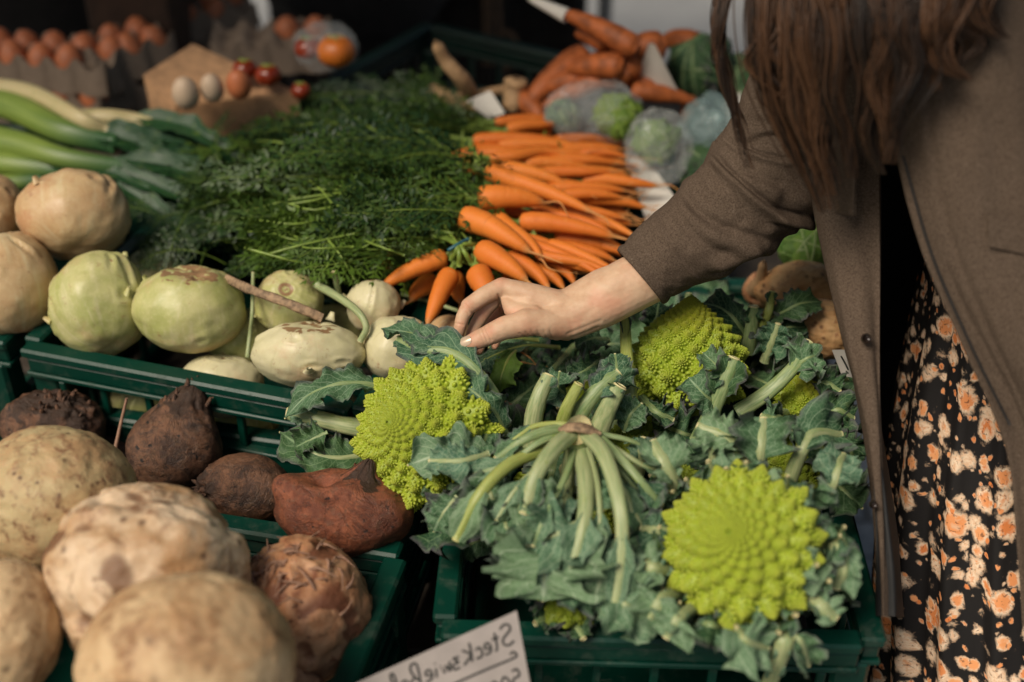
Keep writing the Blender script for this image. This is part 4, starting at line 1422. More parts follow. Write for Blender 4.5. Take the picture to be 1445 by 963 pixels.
hf, cF, AF, RF = romanesco("biggest romanesco nearest the front, its spiral tip facing the viewer", 1047, 772, 99, .895, (-.36, .36, .86), 1.05, 150, 1.95, 3)
# ring of trimmed leaves round the front head
g = np.random.default_rng(5)
for k in range(26):
    ph = k * 2 * math.pi / 26 + g.uniform(-.1, .1)
    rad = AF @ np.array((math.cos(ph), math.sin(ph), 0))
    ax = AF[:, 2]
    out = g.uniform(.95, 1.3)
    rise = g.uniform(-.35, .30)
    p = [cF - ax * RF * .75 + rad * RF * .35, cF - ax * RF * .55 + rad * RF * .95, cF + ax * RF * (rise - .25) + rad * RF * (out + .02), cF + ax * RF * rise + rad * RF * (out + g.uniform(-.02, .25))]
    for q in p:
        q[2] = max(q[2], .802)
    leaf(hf, p, RF * g.uniform(.20, .34), RF * g.uniform(.038, .066), ['leaf', 'leafpale', 'leaf'][k % 3], 'stalkpale', face=-rad * .25 + np.array((0, -.5, .55)), seed=60 + k, u0=.35, ruffle=g.uniform(.6, 1.1), tipw=.75)
for q, w, sr, mt, sd in (
    (((985, 720, .85), (955, 680, .90), (938, 650, .92), (922, 622, .925)), 30, .008, 'leafpale', 90),
    (((1010, 700, .86), (1005, 650, .90), (1000, 615, .92)), 34, .005, 'leafpale', 91),
    (((1075, 690, .87), (1075, 640, .915), (1078, 590, .935)), 40, .006, 'leaf', 92),
    (((1110, 690, .87), (1130, 640, .91), (1150, 610, .92), (1188, 612, .905)), 34, .006, 'leaf', 93),
    (((1150, 720, .86), (1172, 690, .90), (1182, 660, .915), (1190, 640, .91)), 30, .005, 'leafpale', 94),
    (((1148, 760, .87), (1180, 765, .90), (1188, 800, .89), (1178, 830, .87)), 26, .008, 'leafpale', 95),
    (((1130, 830, .86), (1155, 850, .88), (1180, 872, .87)), 20, .009, 'leafpale', 96),
    (((1095, 865, .84), (1108, 900, .855), (1098, 935, .83), (1082, 975, .79)), 12, .0085, 'leafpale', 97),
    (((1040, 870, .85), (1050, 900, .87), (1085, 915, .85)), 40, .004, 'leafpale', 98),
    (((1105, 890, .85), (1130, 905, .855), (1142, 940, .82)), 20, .003, 'leaf', 99),
    (((990, 850, .85), (960, 870, .87), (940, 900, .855)), 34, .005, 'leafpale', 100),
    (((960, 800, .86), (925, 800, .885), (905, 790, .88)), 30, .007, 'leafpale', 101),
    (((965, 830, .85), (935, 845, .875), (915, 880, .86)), 34, .006, 'leafpale', 102),
    (((960, 760, .86), (930, 750, .89), (905, 745, .885)), 28, .006, 'leaf', 103),
    (((1060, 660, .89), (1030, 620, .92), (985, 600, .925)), 34, .005, 'leafpale', 104),
):
    leaf(hf, pl(*q), S(w, 1.1), sr, mt, 'stalkpale', seed=sd, u0=.3, ruffle=.9, tipw=.8)

# upside-down plant in the middle, its cut stump and stalks up
hu, cU, AU, RU = romanesco("upturned romanesco with splayed pale stalks and its cut stump on top", 800, 700, 66, .82, (.0, -.55, -.6), .8, 90, 1.6, 4)
hub = P(815, 608, .925)
MB().tube(catmull([P(800, 690, .85), P(810, 640, .895), P(815, 616, .918), P(816, 607, .930)], 12), np.interp(np.linspace(0, 1, 12), (0, .6, .85, 1), (.010, .013, .018, .015)), 14, flat=.8).build("cut_stump", M['stalkpale'], hu)
MB().tube(catmull([P(788, 606, .931), P(815, 603, .936), P(848, 612, .931)], 12), np.interp(np.linspace(0, 1, 12), (0, .2, .8, 1), (.002, .006, .006, .002)), 10, flat=.5, bump=lambda u, th: .15 * vnoise(np.stack([u * 9 + 0 * th, np.cos(th) * 2 + 0 * u, np.sin(th) * 2 + 0 * u], -1))).build("cut_scar", M['drystrip'], hu)
for i, (q, r, w, mt, sm, u0) in enumerate((
    (((800, 604, .926), (766, 609, .930), (732, 624, .925), (700, 647, .91)), 7, 16, 'leaf', 'stalk', .55),
    (((812, 608, .926), (784, 630, .936), (758, 668, .93), (738, 724, .905)), 12, 18, 'leaf', 'stalkpale', .55),
    (((824, 608, .926), (852, 640, .938), (873, 705, .928), (878, 765, .905), (867, 860, .86)), 11, 17, 'leafpale', 'stalkpale', .6),
    (((818, 624, .912), (827, 680, .922), (823, 740, .912), (804, 808, .885)), 11, 22, 'leafpale', 'stalkpale', .5),
    (((838, 610, .926), (872, 642, .925), (905, 680, .915), (934, 714, .895)), 7, 18, 'leaf', 'stalk', .55),
    (((830, 610, .91), (880, 668, .905), (915, 716, .88)), 5, 16, 'leaf', 'stalk', .5),
    (((800, 622, .91), (750, 640, .915), (712, 660, .918), (676, 700, .908), (643, 762, .875)), 9, 22, 'leafpale', 'stalkyellow', .6),
    (((800, 615, .91), (745, 635, .91), (700, 648, .905)), 5, 14, 'leaf', 'stalk', .6),
    (((806, 612, .92), (765, 622, .925), (715, 655, .91), (660, 672, .90)), 5, 18, 'leafpale', 'stalk', .45),
    (((836, 618, .915), (862, 660, .915), (886, 700, .90), (896, 748, .88)), 5, 20, 'leaf', 'stalkpale', .45),
    (((812, 630, .90), (800, 690, .905), (786, 740, .90)), 5, 20, 'leafpale', 'stalkpale', .4),
    (((842, 616, .918), (880, 640, .92), (915, 660, .91), (945, 668, .895)), 4, 14, 'leaf', 'stalkpale', .5),
    (((808, 616, .915), (770, 650, .92), (728, 690, .91), (700, 735, .89)), 4.5, 18, 'leafpale', 'stalkpale', .5),
    (((826, 620, .915), (842, 680, .92), (846, 740, .905), (838, 800, .88)), 4.5, 18, 'leafpale', 'stalkpale', .5),
    (((814, 620, .915), (798, 672, .92), (770, 725, .91), (752, 770, .89)), 4.5, 18, 'leafpale', 'stalk', .5),
    (((846, 612, .92), (890, 622, .915), (930, 640, .90)), 4, 14, 'leaf', 'stalk', .5),
    (((820, 604, .925), (790, 598, .93), (752, 602, .92), (722, 622, .905)), 4.5, 12, 'leaf', 'stalkyellow', .6),
)):
    leaf(hu, pl(*q), S(w, 1.15), S(r, 1.15), mt, sm, seed=120 + i, u0=u0, ruffle=.7)
for i, (q, w, mt, sr, cut) in enumerate((
    (((772, 765, .875), (769, 800, .885), (766, 848, .86)), 66, 'leafpale', .003, False),
    (((820, 735, .90), (790, 752, .90), (745, 770, .885), (705, 800, .86)), 44, 'leafpale', .003, False),
    (((840, 760, .895), (850, 800, .88), (838, 850, .85)), 44, 'leafpale', .002, False),
    (((735, 700, .89), (755, 720, .905), (790, 735, .90)), 40, 'leafpale', .002, True),
    (((700, 690, .88), (680, 715, .89), (668, 745, .875)), 34, 'leaf', .002, True),
    (((690, 640, .905), (650, 650, .91), (606, 650, .90)), 26, 'leafpale', .003, True),
    (((645, 700, .88), (625, 725, .87), (612, 750, .85)), 26, 'leaf', .002, False),
    (((715, 720, .885), (715, 745, .89), (740, 758, .88)), 34, 'leaf', .002, True),
    (((845, 655, .905), (840, 690, .915), (850, 720, .91)), 26, 'leaf', .002, True),
    (((895, 700, .88), (900, 730, .89), (920, 760, .87)), 34, 'leaf', .002, True),
    (((890, 780, .87), (915, 800, .88), (935, 830, .86)), 36, 'leafpale', .003, True),
    (((860, 830, .86), (885, 855, .865), (930, 880, .84)), 40, 'leafpale', .003, True),
    (((790, 790, .87), (820, 830, .86), (850, 855, .84)), 34, 'leaf', .002, True),
    (((905, 720, .88), (930, 700, .89), (955, 690, .88)), 26, 'leaf', .004, True),
    (((770, 690, .88), (775, 720, .89), (800, 760, .88)), 34, 'leaf', .003, True),
    (((690, 660, .88), (690, 690, .89), (705, 720, .88)), 30, 'leaf', .003, True),
    (((720, 770, .87), (735, 800, .87), (720, 830, .85)), 34, 'leaf', .002, False),
)):
    leaf(hu, pl(*q), S(w, 1.13), sr, mt, 'stalkpale', seed=140 + i, u0=.0, cut=cut, ruffle=.5 if w > 60 else .8)

# plants between and behind, mostly leaf: each a thing with a little head showing
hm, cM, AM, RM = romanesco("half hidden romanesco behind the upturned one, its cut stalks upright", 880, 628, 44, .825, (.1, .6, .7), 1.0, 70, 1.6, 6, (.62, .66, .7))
for i, (q, r, w, mt, sm, u0) in enumerate((
    (((752, 650, .85), (752, 600, .885), (760, 562, .91), (775, 530, .925)), 12.5, 18, 'leaf', 'stalkpale', .72),
    (((790, 615, .87), (798, 580, .90), (816, 543, .925)), 10, 12, 'leaf', 'stalkyellow', .8),
    (((800, 625, .86), (820, 580, .895), (845, 548, .915), (872, 525, .925)), 12, 24, 'leaf', 'stalk', .45),
    (((842, 615, .87), (858, 575, .90), (874, 546, .92)), 14, 18, 'leaf', 'stalkpale', .7),
    (((800, 560, .88), (788, 545, .90), (790, 525, .905)), 3, 24, 'leaf', 'stalk', .0),
    (((875, 560, .88), (872, 530, .905), (868, 500, .91)), 3, 26, 'leaf', 'stalk', .0),
    (((900, 672, .85), (905, 640, .88), (908, 618, .89)), 8, 22, 'leafpale', 'stalkpale', .3),
    (((880, 610, .86), (890, 585, .88), (905, 570, .885)), 3, 24, 'leaf', 'stalk', .0),
)):
    leaf(hm, pl(*q), S(w, 1.22), S(r, 1.22), mt, sm, seed=170 + i, u0=u0, ruffle=.8)
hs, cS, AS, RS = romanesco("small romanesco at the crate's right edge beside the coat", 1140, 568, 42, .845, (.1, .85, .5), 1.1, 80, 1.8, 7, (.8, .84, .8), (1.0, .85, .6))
for i, q in enumerate((((1160, 600, .85), (1180, 580, .87), (1205, 590, .86)), ((1110, 580, .86), (1095, 590, .885), (1075, 585, .88)), ((1165, 560, .85), (1178, 540, .87), (1196, 535, .86)), ((1175, 610, .85), (1195, 625, .86), (1205, 655, .84)), ((1150, 600, .865), (1140, 610, .89), (1120, 605, .89)))):
    leaf(hs, pl(*q), S(26, 1.2), .004, ['leafdark', 'leaf', 'leafdark', 'leafdark', 'leaf'][i], 'stalk', seed=190 + i, u0=.1, ruffle=.9)
for j, (lab, x, y, r, z) in enumerate((("romanesco peeping out between the upturned one and the front one", 966, 690, 30, .845), ("romanesco low under the upturned one, a yellow strip at the crate rim", 800, 850, 34, .82), ("romanesco low in the crate behind the middle stalks", 842, 560, 36, .80), ("shaded romanesco deep at the crate's right side", 1120, 660, 44, .82))):
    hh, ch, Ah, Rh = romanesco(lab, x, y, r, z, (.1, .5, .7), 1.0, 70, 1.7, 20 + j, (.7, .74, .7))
    for i in range(5):
        ph = i * 1.25 + j
        rad = Ah @ np.array((math.cos(ph), math.sin(ph), 0))
        leaf(hh, [ch + rad * Rh * .6 - Ah[:, 2] * Rh * .5, ch + rad * Rh * 1.25, ch + rad * Rh * 1.7 + Ah[:, 2] * Rh * .2], Rh * .62, .004, 'leafdark', 'stalk', seed=210 + j * 6 + i, u0=.1, ruffle=.9)
# low dark leaves that every plant has under its head
g = np.random.default_rng(50)
for root, x, y, rx_, ry_, n_, zl in ((hb, 985, 500, 150, 90, 26, .78), (hf, 1040, 770, 150, 110, 16, .77), (hu, 790, 710, 130, 110, 14, .77), (hm, 830, 560, 130, 80, 20, .78), (hs, 1140, 600, 70, 90, 12, .78)):
    for j in range(n_):
        a_, r_ = g.uniform(0, 6.28), math.sqrt(g.uniform(.05, 1))
        x_, y_ = min(1195, x + math.cos(a_) * rx_ * r_), y + math.sin(a_) * ry_ * r_
        an, L = g.uniform(0, 6.28), g.uniform(30, 50)
        if x_ + abs(math.cos(an)) * L > 1205:
            an = math.pi / 2
        q = [(x_ - math.cos(an) * L, y_ - math.sin(an) * L * .8, zl - .02), (x_, y_, zl + g.uniform(.005, .03)), (x_ + math.cos(an) * L, y_ + math.sin(an) * L * .8, zl + g.uniform(-.01, .03))]
        leaf(root, pl(*q), S(g.uniform(26, 40), 1.25), g.uniform(.002, .005), 'leafdark' if j % 3 else 'leaf', 'stalk', seed=500 + j + int(x), u0=.05, cut=bool(j % 2), ruffle=.8, nu=26, nv=11)
# loose trimmed leaves that fill the crate between the heads
g = np.random.default_rng(77)
LL = [("under the forearm", 740, 500), ("below the fingertips", 700, 520), ("right of the left romanesco", 735, 560), ("below the wrist", 790, 510), ("under the middle of the forearm", 850, 485),
      ("left of the back romanesco", 870, 580), ("right of the back romanesco", 1080, 540), ("behind the front romanesco", 1010, 650), ("at the crate's right wall", 1190, 690), ("below the small romanesco at the right", 1170, 640),
      ("between front romanesco and upturned one", 930, 760), ("under the front romanesco", 1000, 880), ("at the crate's left front corner", 640, 740), ("below the left romanesco", 660, 700), ("right of the front romanesco", 1165, 800),
      ("under the back romanesco", 960, 610), ("against the crate's back wall", 930, 440), ("over the crate's back right corner", 1130, 480), ("in the dark beside the left romanesco", 720, 620), ("between the stalks in the middle", 780, 660)]
for i, (w, x, y) in enumerate(LL):
    root = thing("loose_leaf", "loose trimmed romanesco leaf lying " + w, "leaf", P(x, y, .82), "loose romanesco leaves filling the crate")
    for j in range(1):
        an = g.uniform(0, 6.28)
        L = g.uniform(28, 46)
        q = [(x - math.cos(an) * L, y - math.sin(an) * L * .8, .805 + g.uniform(0, .02)), (x, y, .845 + g.uniform(-.01, .015)), (x + math.cos(an) * L, y + math.sin(an) * L * .8, .825 + g.uniform(-.01, .02))]
        leaf(root, pl(*q), S(g.uniform(26, 38), 1.2), g.uniform(.003, .006), ['leafdark', 'leaf', 'leafdark'][i % 3], 'stalk', seed=240 + i, u0=.05, cut=bool(i % 2), ruffle=.9)
# small kohlrabi-leaf sprigs under the fingers
root = thing("leaf_sprig", "sprig of small green leaves on thin stalks below the fingertips", "leaf sprig", P(700, 510, .85))
for i, (q, w, mt) in enumerate(((((790, 490, .85), (740, 488, .87), (690, 505, .875), (665, 525, .86)), 9, 'leaf'), (((745, 488, .86), (722, 500, .875), (708, 530, .87), (705, 555, .85)), 20, 'leaflime'), (((700, 498, .86), (685, 505, .875), (672, 520, .86)), 20, 'leaf'), (((760, 480, .86), (720, 478, .87), (690, 490, .86)), 14, 'leaf'))):
    leaf(root, pl(*q), S(w, 1.28), .0022, mt, 'stalkyellow', seed=280 + i, u0=.2, cut=False, ruffle=.4)
w = pl((690, 575, .835), (710, 570, .85), (725, 572, .845))
tag(MB().tube(catmull(w, 10), np.array((2, 5, 7, 8, 8, 7, 6, 4, 3, 1)) * .0008, 8, flat=.5).build("bark_chip", M['drystrip'], origin=w[1]), "reddish dry husk between the left romanesco and the stalks", "husk")

# ================================================================== leeks
for i, (q, r0, r1, m1, lab) in enumerate((
    (((-60, 128, .90), (20, 152, .905), (90, 185, .90), (165, 204, .885)), 25, 15, 'leekfade', "thick bright green leek at the top left with a pale upper side"),
    (((-60, 118, .92), (40, 130, .925), (110, 165, .92), (150, 185, .90)), 13, 10, 'leekpale', "pale leek stem lying on top of the bright green one"),
    (((-60, 190, .88), (30, 205, .885), (100, 225, .88), (215, 240, .865)), 23, 10, 'leekfade', "yellowish green leek in the middle of the leeks, ending above the tan kohlrabi"),
    (((-60, 222, .86), (20, 232, .865), (110, 244, .86)), 20, 12, 'leekfade', "dull green leek below the yellowish one"),
    (((-60, 258, .85), (10, 258, .85), (60, 255, .85)), 14, 10, 'leekfade', "lowest leek, just above the kohlrabi at the left edge"),
    (((100, 168, .90), (150, 166, .905), (190, 170, .90), (232, 178, .895)), 13, 10, 'leekpale', "short pale and green leek end lying behind the carrot leaves"),
)):
    w = pl(*q)
    root = thing("leek", lab, "leek", w[0], "leeks at the left")
    path = catmull(w, 24)
    MB().tube(path, np.linspace(S(r0, 1.7), S(r1, 1.7), 24), 16, bump=lambda u, th: .05 * np.cos(th * 3 + u * 2)).build("stem", M[m1], root)
    if i in (0, 2, 3, 5):
        e = path[-1]
        t = unit(path[-1] - path[-4])
        for j in range(4 if i != 5 else 1):
            dd = unit(t + np.array((0, (j - 1.5) * .22, random.uniform(-.15, .15))))
            lp = [e - t * .07 + np.array((0, 0, .004 + .004 * (j % 2))), e + dd * .02 + np.array((0, 0, .012)), e + dd * .08 + np.array((0, 0, .008)), e + dd * random.uniform(.13, .19) - np.array((0, 0, .02))]
            leaf(root, lp, .015, 0, 'leekdark', 'stalk', face=(0, -.5, .9), seed=300 + i * 5 + j, u0=.0, cut=False, ruffle=.06, cup=.5, lobes=.3)

# ================================================================== eggs and trays
egg_me = None


def egg_mesh():
    th, ph, dr = sphere_dirs(18, 20)
    k = 1 + .10 * np.cos(th)
    p = np.stack([dr[..., 0] * .0215 * (1 - .10 * np.cos(th)), dr[..., 1] * .0215 * (1 - .10 * np.cos(th)), dr[..., 2] * .0285], -1)
    me = MB().grid(p, cv=True).mesh("egg")
    me.polygons.foreach_set('use_smooth', [True] * len(me.polygons))
    return me


EGG = egg_mesh(); EGG.materials.append(M['egg'])
EGGW = egg_mesh(); EGGW.materials.append(M['eggwhite'])


def egg_tray(label, c, ang, nx, ny, eggs, p=.046, tilt=0.0, eggm=None, egg_where="tray"):
    root = thing("egg_tray", label, "egg tray", c, "pulp egg trays behind the leeks")
    T = Matrix.Translation(Vector(c)) @ Matrix.Rotation(ang, 4, 'Z') @ Matrix.Rotation(tilt, 4, 'X')
    s = 9
    x = np.linspace(0, nx * p, nx * s + 1)
    y = np.linspace(0, ny * p, ny * s + 1)
    X, Y = np.meshgrid(x, y, indexing='ij')
    Z = .012 - .016 * np.cos(2 * np.pi * X / p) * .5 - .016 * np.cos(2 * np.pi * Y / p) * .5
    Z = -.020 * (np.sin(np.pi * X / p) ** 2 * np.sin(np.pi * Y / p) ** 2) + .018 * (np.abs(np.cos(np.pi * X / p)) ** 3 * np.abs(np.cos(np.pi * Y / p)) ** 3) + .02
    pts = np.stack([X, Y, Z], -1)
    R3 = np.array(T.to_3x3()); t3 = np.array(T.translation)
    MB().grid(pts @ R3.T + t3).build("cup_sheet", M['pulp'], root)
    side = MB()
    for (q, ax) in ((pts[:, 0], 0), (pts[-1, :], 1), (pts[::-1, -1], 2), (pts[0, ::-1], 3)):
        lo = q.copy()
        per = np.linspace(0, len(q) - 1, len(q)) / s
        out = np.array([(0, -1, 0), (1, 0, 0), (0, 1, 0), (-1, 0, 0)][ax], float)
        lo[:, 2] = -.016
        lo += out * (.004 + .009 * np.abs(np.sin(np.pi * per)))[:, None]
        side.grid(np.stack([q, lo], 0) @ R3.T + t3)
    side.build("side_skirt", M['pulp'], root)
    for (i, j) in eggs:
        q = T @ Vector(((i + .5) * p, (j + .5) * p, .020 + random.uniform(-.002, .002)))
        o = link_mesh("egg", eggm or EGG, None, Matrix.Translation(q) @ Matrix.Rotation(random.uniform(-.2, .2), 4, 'X') @ Matrix.Rotation(random.uniform(-.2, .2), 4, 'Y'))
        nth = ["first", "second", "third", "fourth", "fifth", "sixth"]
        tag(o, "brown egg, %s row, %s from left in %s" % (nth[j], nth[i], egg_where), "egg", "brown eggs in " + egg_where)


def corner_at(px, py, z):
    return P(px, py, z)


# top tray of the left stack: front right corner at (135, 108), right side runs to (222, 72)
z = .865
c1, c2 = P(152, 120, z), P(222, 70, z)
an = R(-11)
dx = np.array((math.cos(an), math.sin(an), 0))
egg_tray("upper pulp egg tray full of brown eggs, top of the left stack", c1 - dx * .046 * 6, an, 6, 2, [(i, j) for i in range(6) for j in range(2) if (i, j) != (5, 0)], egg_where="the upper egg tray at the left")
egg_tray("lower pulp egg tray under the full one", c1 - dx * .046 * 6 + np.array((-.012, -.012, -.052)), an, 6, 2, [(i, 0) for i in range(6)], egg_where="the lower egg tray at the left")
egg_tray("bottom pulp egg tray of the left stack", c1 - dx * .046 * 6 + np.array((.0, -.006, -.104)), an, 6, 2, [], egg_where="the bottom tray")
egg_tray("small pulp egg tray turned at an angle beside the upper left tray", P(140, 112, .865), R(46), 3, 2, [(i, j) for i in range(3) for j in range(2) if (i, j) != (0, 0)], egg_where="the angled egg tray")
egg_tray("pulp tray under the angled egg tray", P(140, 112, .865) + np.array((.004, -.004, -.05)), R(46), 3, 2, [], egg_where="the tray")
z = .835
q = P(212, 56, z)
egg_tray("pulp egg tray with reddish eggs behind the brown board", q, R(24), 4, 3, [(i, j) for i in range(4) for j in range(3) if (i, j) != (3, 0)], egg_where="the tray behind the brown board")
egg_tray("dark pulp tray under the tray behind the brown board", q + np.array((.0, .0, -.05)), R(24), 4, 3, [], egg_where="the tray")
q = P(300, 92, .855)
egg_tray("mostly empty pulp tray beside the bagged tomatoes", q, R(6), 4, 2, [(2, 1), (3, 1)], egg_where="the mostly empty tray")
# brown board standing behind the eggs
b0, b1 = P(80, 55, .93), P(205, 58, .93)
root = thing("cardboard_box", "tall dark brown cardboard box standing behind the left egg trays", "box", (b0 + b1) / 2 - np.array((0, 0, .27)))
MB().box((b0[0], c1[1] + .17, .662), (b1[0], c1[1] + .38, 1.30), .004).build("box_body", M['carddark'], root, smooth=False)
MB().box((b0[0], c1[1] + .166, 1.10), (b1[0], c1[1] + .1695, 1.301), .001).build("flap", M['carddark'], root, smooth=False)

# tan cardboard tray with white eggs and tomatoes
ca, cb, cc, cd = P(202, 106, .935), P(272, 62, .935), P(405, 108, .90), P(246, 150, .90)
root = thing("cardboard_tray", "tan cardboard tray lid tilted towards the viewer, white eggs on it", "cardboard tray", cd)
n = 9
us = np.linspace(0, 1, n)
top = np.array([[(ca * (1 - u) + cb * u) * (1 - v) + (cd * (1 - u) + P(420, 130, .90) * u) * v for v in us] for u in us])
mb = MB().grid(top).grid(top - np.array((0, 0, .006)), flip=True)
mb.build("tray_floor", M['card'], root, smooth=False)
e0, e1 = cd, P(420, 130, .90)
mb = MB()
for (a, b) in ((cd, P(420, 130, .90)), (ca, cd)):
    aa = np.array([a, b]); mb.grid(np.array([aa + np.array((0, 0, .0)), aa - np.array((0, -.004, .055))]))
    mb.grid(np.array([aa + np.array((0, .003, .0)), aa - np.array((0, -.007, .055))]), flip=True)
mb.build("tray_side", M['card'], root, smooth=False)
wax = unit(np.cross(P(420, 130, .90) - cd, ca - cd))
for lab, x, y, me, s in (("white egg on the tan cardboard, nearest its left corner", 262, 131, EGGW, .85), ("white egg on the tan cardboard, standing in the middle", 299, 124, EGGW, .75), ("beige egg on the tan cardboard beside the dark tomatoes", 337, 119, EGG, .8)):
    o = link_mesh("egg", me, None, Matrix.Translation(Vector(P(x, y, .935))) @ Matrix.Rotation(.3, 4, 'X') @ Matrix.Scale(s, 4))
    tag(o, lab, "egg")


def tomato(label, px, py, z, r, m):
    c = P(px, py, z)
    th, ph, dr = sphere_dirs(22, 28)
    rr = 1 + .03 * np.cos(ph * 5) * np.sin(th) - .16 * np.exp(-(th / .3) ** 2)
    o = MB().grid(c + dr * rr[..., None] * np.array((1, 1, .86)) * r, cv=True).build("tomato", M[m], origin=c)
    tag(o, label, "tomato", "tomatoes near the cardboard")
    st = MB()
    for k in range(5):
        a = k * 1.256
        st.tube([c + np.array((0, 0, r * .73)), c + np.array((math.cos(a) * r * .3, math.sin(a) * r * .3, r * .80)), c + np.array((math.cos(a) * r * .6, math.sin(a) * r * .6, r * .74))], (.0016, .0012, .0004), 5)
    st.build("calyx", M['leek'], o)


tomato("dark red tomato on the edge of the tan cardboard", 345, 98, .935, .017, 'tomato')
tomato("dark red tomato to the right on the tan cardboard", 378, 106, .93, .018, 'tomato')
tomato("red tomato inside the clear bag, left one", 434, 68, .945, .019, 'tomato')
tomato("bright orange tomato inside the clear bag, right one", 474, 72, .945, .027, 'orange')
tomato("small red tomato at the right end of the carrot leaves' back edge", 424, 128, .90, .014, 'tomato')


def bag(name, label, px, py, z, rx, ry, rz, mat, seed, group="plastic produce bags"):
    c = P(px, py, z)

    def disp(th, ph, dr):
        r = 1 + .10 * fbm(dr * 2.3 + seed, 3) + .05 * (1 - 2 * np.abs(vnoise(dr * 5 + seed)))
        return r, 0 * th
    d = depth(c)
    pts, th, ph, sc = blob_points(c, S(rx, d), S(ry, d), S(rz, d), (0, 0, 1), disp, 44, 60)
    o = MB().grid(pts, cv=True).build(name, M[mat], origin=c)
    return tag(o, label, "bag", group)


bag("plastic_bag", "clear plastic bag round the tomatoes beside the egg tray", 462, 66, .945, 44, 34, 30, 'film', 1)
bag("plastic_bag", "clear bulging bag with a round green cabbage beyond the carrots", 838, 160, .925, 66, 46, 46, 'film', 2)
bag("plastic_bag", "clear bag of green leaves right of the cabbage bag", 930, 208, .91, 46, 56, 40, 'film', 3)
bag("plastic_bag", "blue grey plastic bag at the back beside the coat shoulder", 1004, 180, .90, 46, 46, 40, 'filmblue', 4)


def cabbage(label, px, py, z, r, seed, mat='cabbage', group=None):
    c = P(px, py, z)
    rr = S(r, depth(c))
    root = thing("cabbage", label, "cabbage", c, group)
    g = np.random.default_rng(seed)
    th, ph, dr = sphere_dirs(18, 24)
    MB().grid(c + dr * rr * .9, np.full((18, 24, 3), .5), cv=True).build("heart", M[mat], root)
    for k in range(9):
        ax = unit(g.normal(size=3) + np.array((0, -.5, .5)))
        tn = unit(np.cross(ax, g.normal(size=3)))
        q = [c + (tn * math.sin(a) * 1.0 + ax * math.cos(a)) * rr * 1.0 for a in (-1.2, -.5, .3, 1.0)]
        leaf(root, q, rr * .8, .0012, mat, 'stalk', face=ax, seed=seed * 20 + k, u0=0, cut=False, ruffle=.10, cup=-.5, lobes=1)
    return root


cabbage("round green cabbage inside the bulging clear bag", 872, 165, .925, 34, 1)
cabbage("green leafy head low in the bulging clear bag", 795, 165, .91, 26, 2, 'leaf')
cabbage("dark green leafy head in the bag right of the cabbage", 925, 200, .905, 32, 3, 'leaflime')
cabbage("dark leafy head behind the hair at the back", 985, 92, .92, 48, 4, 'leafdark')
cabbage("dark leafy head deeper at the back behind the hair strand", 1040, 120, .88, 46, 5, 'leafdark')
cabbage("green cabbage showing under the sleeve at the right", 1138, 352, .87, 40, 6, 'leaflime')
cabbage("small green leafy head at the top behind the brown eggs", 330, 34, .72, 26, 8, 'leaflime')
cabbage("dark green leafy head between the bag and the sleeve", 985, 235, .86, 34, 7, 'leafdark')

# ================================================================== big carrots, roots and paper at the back
for i, (a, b, r, lab) in enumerate((
    ((940, 60, .98), (770, 118, .92), 23, "large dull orange carrot lying across the middle of the back pile"),
    ((900, 70, .995), (790, 18, 1.02), 18, "large carrot with a pale cut end pointing up left at the back"),
    ((890, 105, .955), (745, 128, .91), 20, "large carrot at the bottom of the back pile, above the bag"),
    ((830, 80, .945), (742, 150, .90), 24, "large carrot leaning at the left end of the back pile"),
    ((880, 95, .97), (800, 100, .95), 20, "large short carrot in the middle of the back pile"),
    ((985, 65, .95), (930, 60, .94), 20, "stubby dark orange carrot right of the white card"),
    ((890, 128, .93), (985, 148, .91), 14, "thin dull carrot lying right of the clear bag, pointing right"),
    ((975, 140, .905), (965, 175, .88), 11, "small carrot end beside the blue grey bag"),
    ((905, 88, .965), (765, 150, .905), 19, "large dull carrot under the one that lies across the pile"),
    ((860, 62, .985), (812, 48, .985), 17, "short dull carrot below the pale ended one"),
    ((925, 120, .93), (870, 118, .93), 16, "dull carrot end between the white card and the bag"),
    ((735, 140, .90), (770, 175, .885), 16, "orange carrot end behind the smallest bunch"),
    ((1165, 478, .84), (1185, 500, .835), 18, "orange carrot end under the tan roots at the right"),
)):
    p0, p1 = P(*a), P(*b)
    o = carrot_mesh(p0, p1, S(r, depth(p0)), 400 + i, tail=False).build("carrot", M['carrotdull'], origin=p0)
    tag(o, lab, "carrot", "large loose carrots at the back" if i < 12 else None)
    if i == 1:
        d = unit(p1 - p0)
        MB().tube(catmull([p1 - d * .012, p1 + d * .02, p1 + d * .05], 8), np.linspace(S(9, 2.1), S(4, 2.1), 8), 10).build("pale_end", M['paper'], o)
for i, (q, r, lab) in enumerate((
    (((668, 140, .90), (650, 110, .945), (628, 85, .97), (614, 58, 1.0)), (13, 8), "curved yellowish root standing up like a horn at the back"),
    (((605, 126, .90), (630, 136, .90), (665, 146, .895), (690, 150, .89)), (10, 12), "pinkish tan root lying below the horn shaped one"),
    (((728, 110, .93), (726, 130, .91), (722, 158, .89)), (17, 14), "short tan root standing left of the back carrots"),
    (((665, 135, .90), (705, 128, .905), (735, 118, .91)), (7, 6), "thin tan root lying behind the white price card"),
    (((1062, 412, .845), (1073, 395, .87), (1078, 368, .90)), (13, 5), "pointed tan root tip standing left of the big tan roots"),
)):
    w = pl(*q)
    n = 22
    prof = np.linspace(r[0], r[1], n)
    prof[0] *= .3; prof[1] *= .75; prof[-2] *= .7; prof[-1] *= .3
    path = catmull(w, n)
    tag(MB().tube(path, [S(x, depth(p)) for x, p in zip(prof, path)], 12, bump=lambda u, th: .12 * vnoise(np.stack([u * 7 + 0 * th, np.cos(th) + 0 * u + i * 3, np.sin(th) + 0 * u], -1))).build("root_vegetable", M['ginger'], origin=w[0]), lab, "root vegetable", "tan roots at the back" if i < 4 else None)
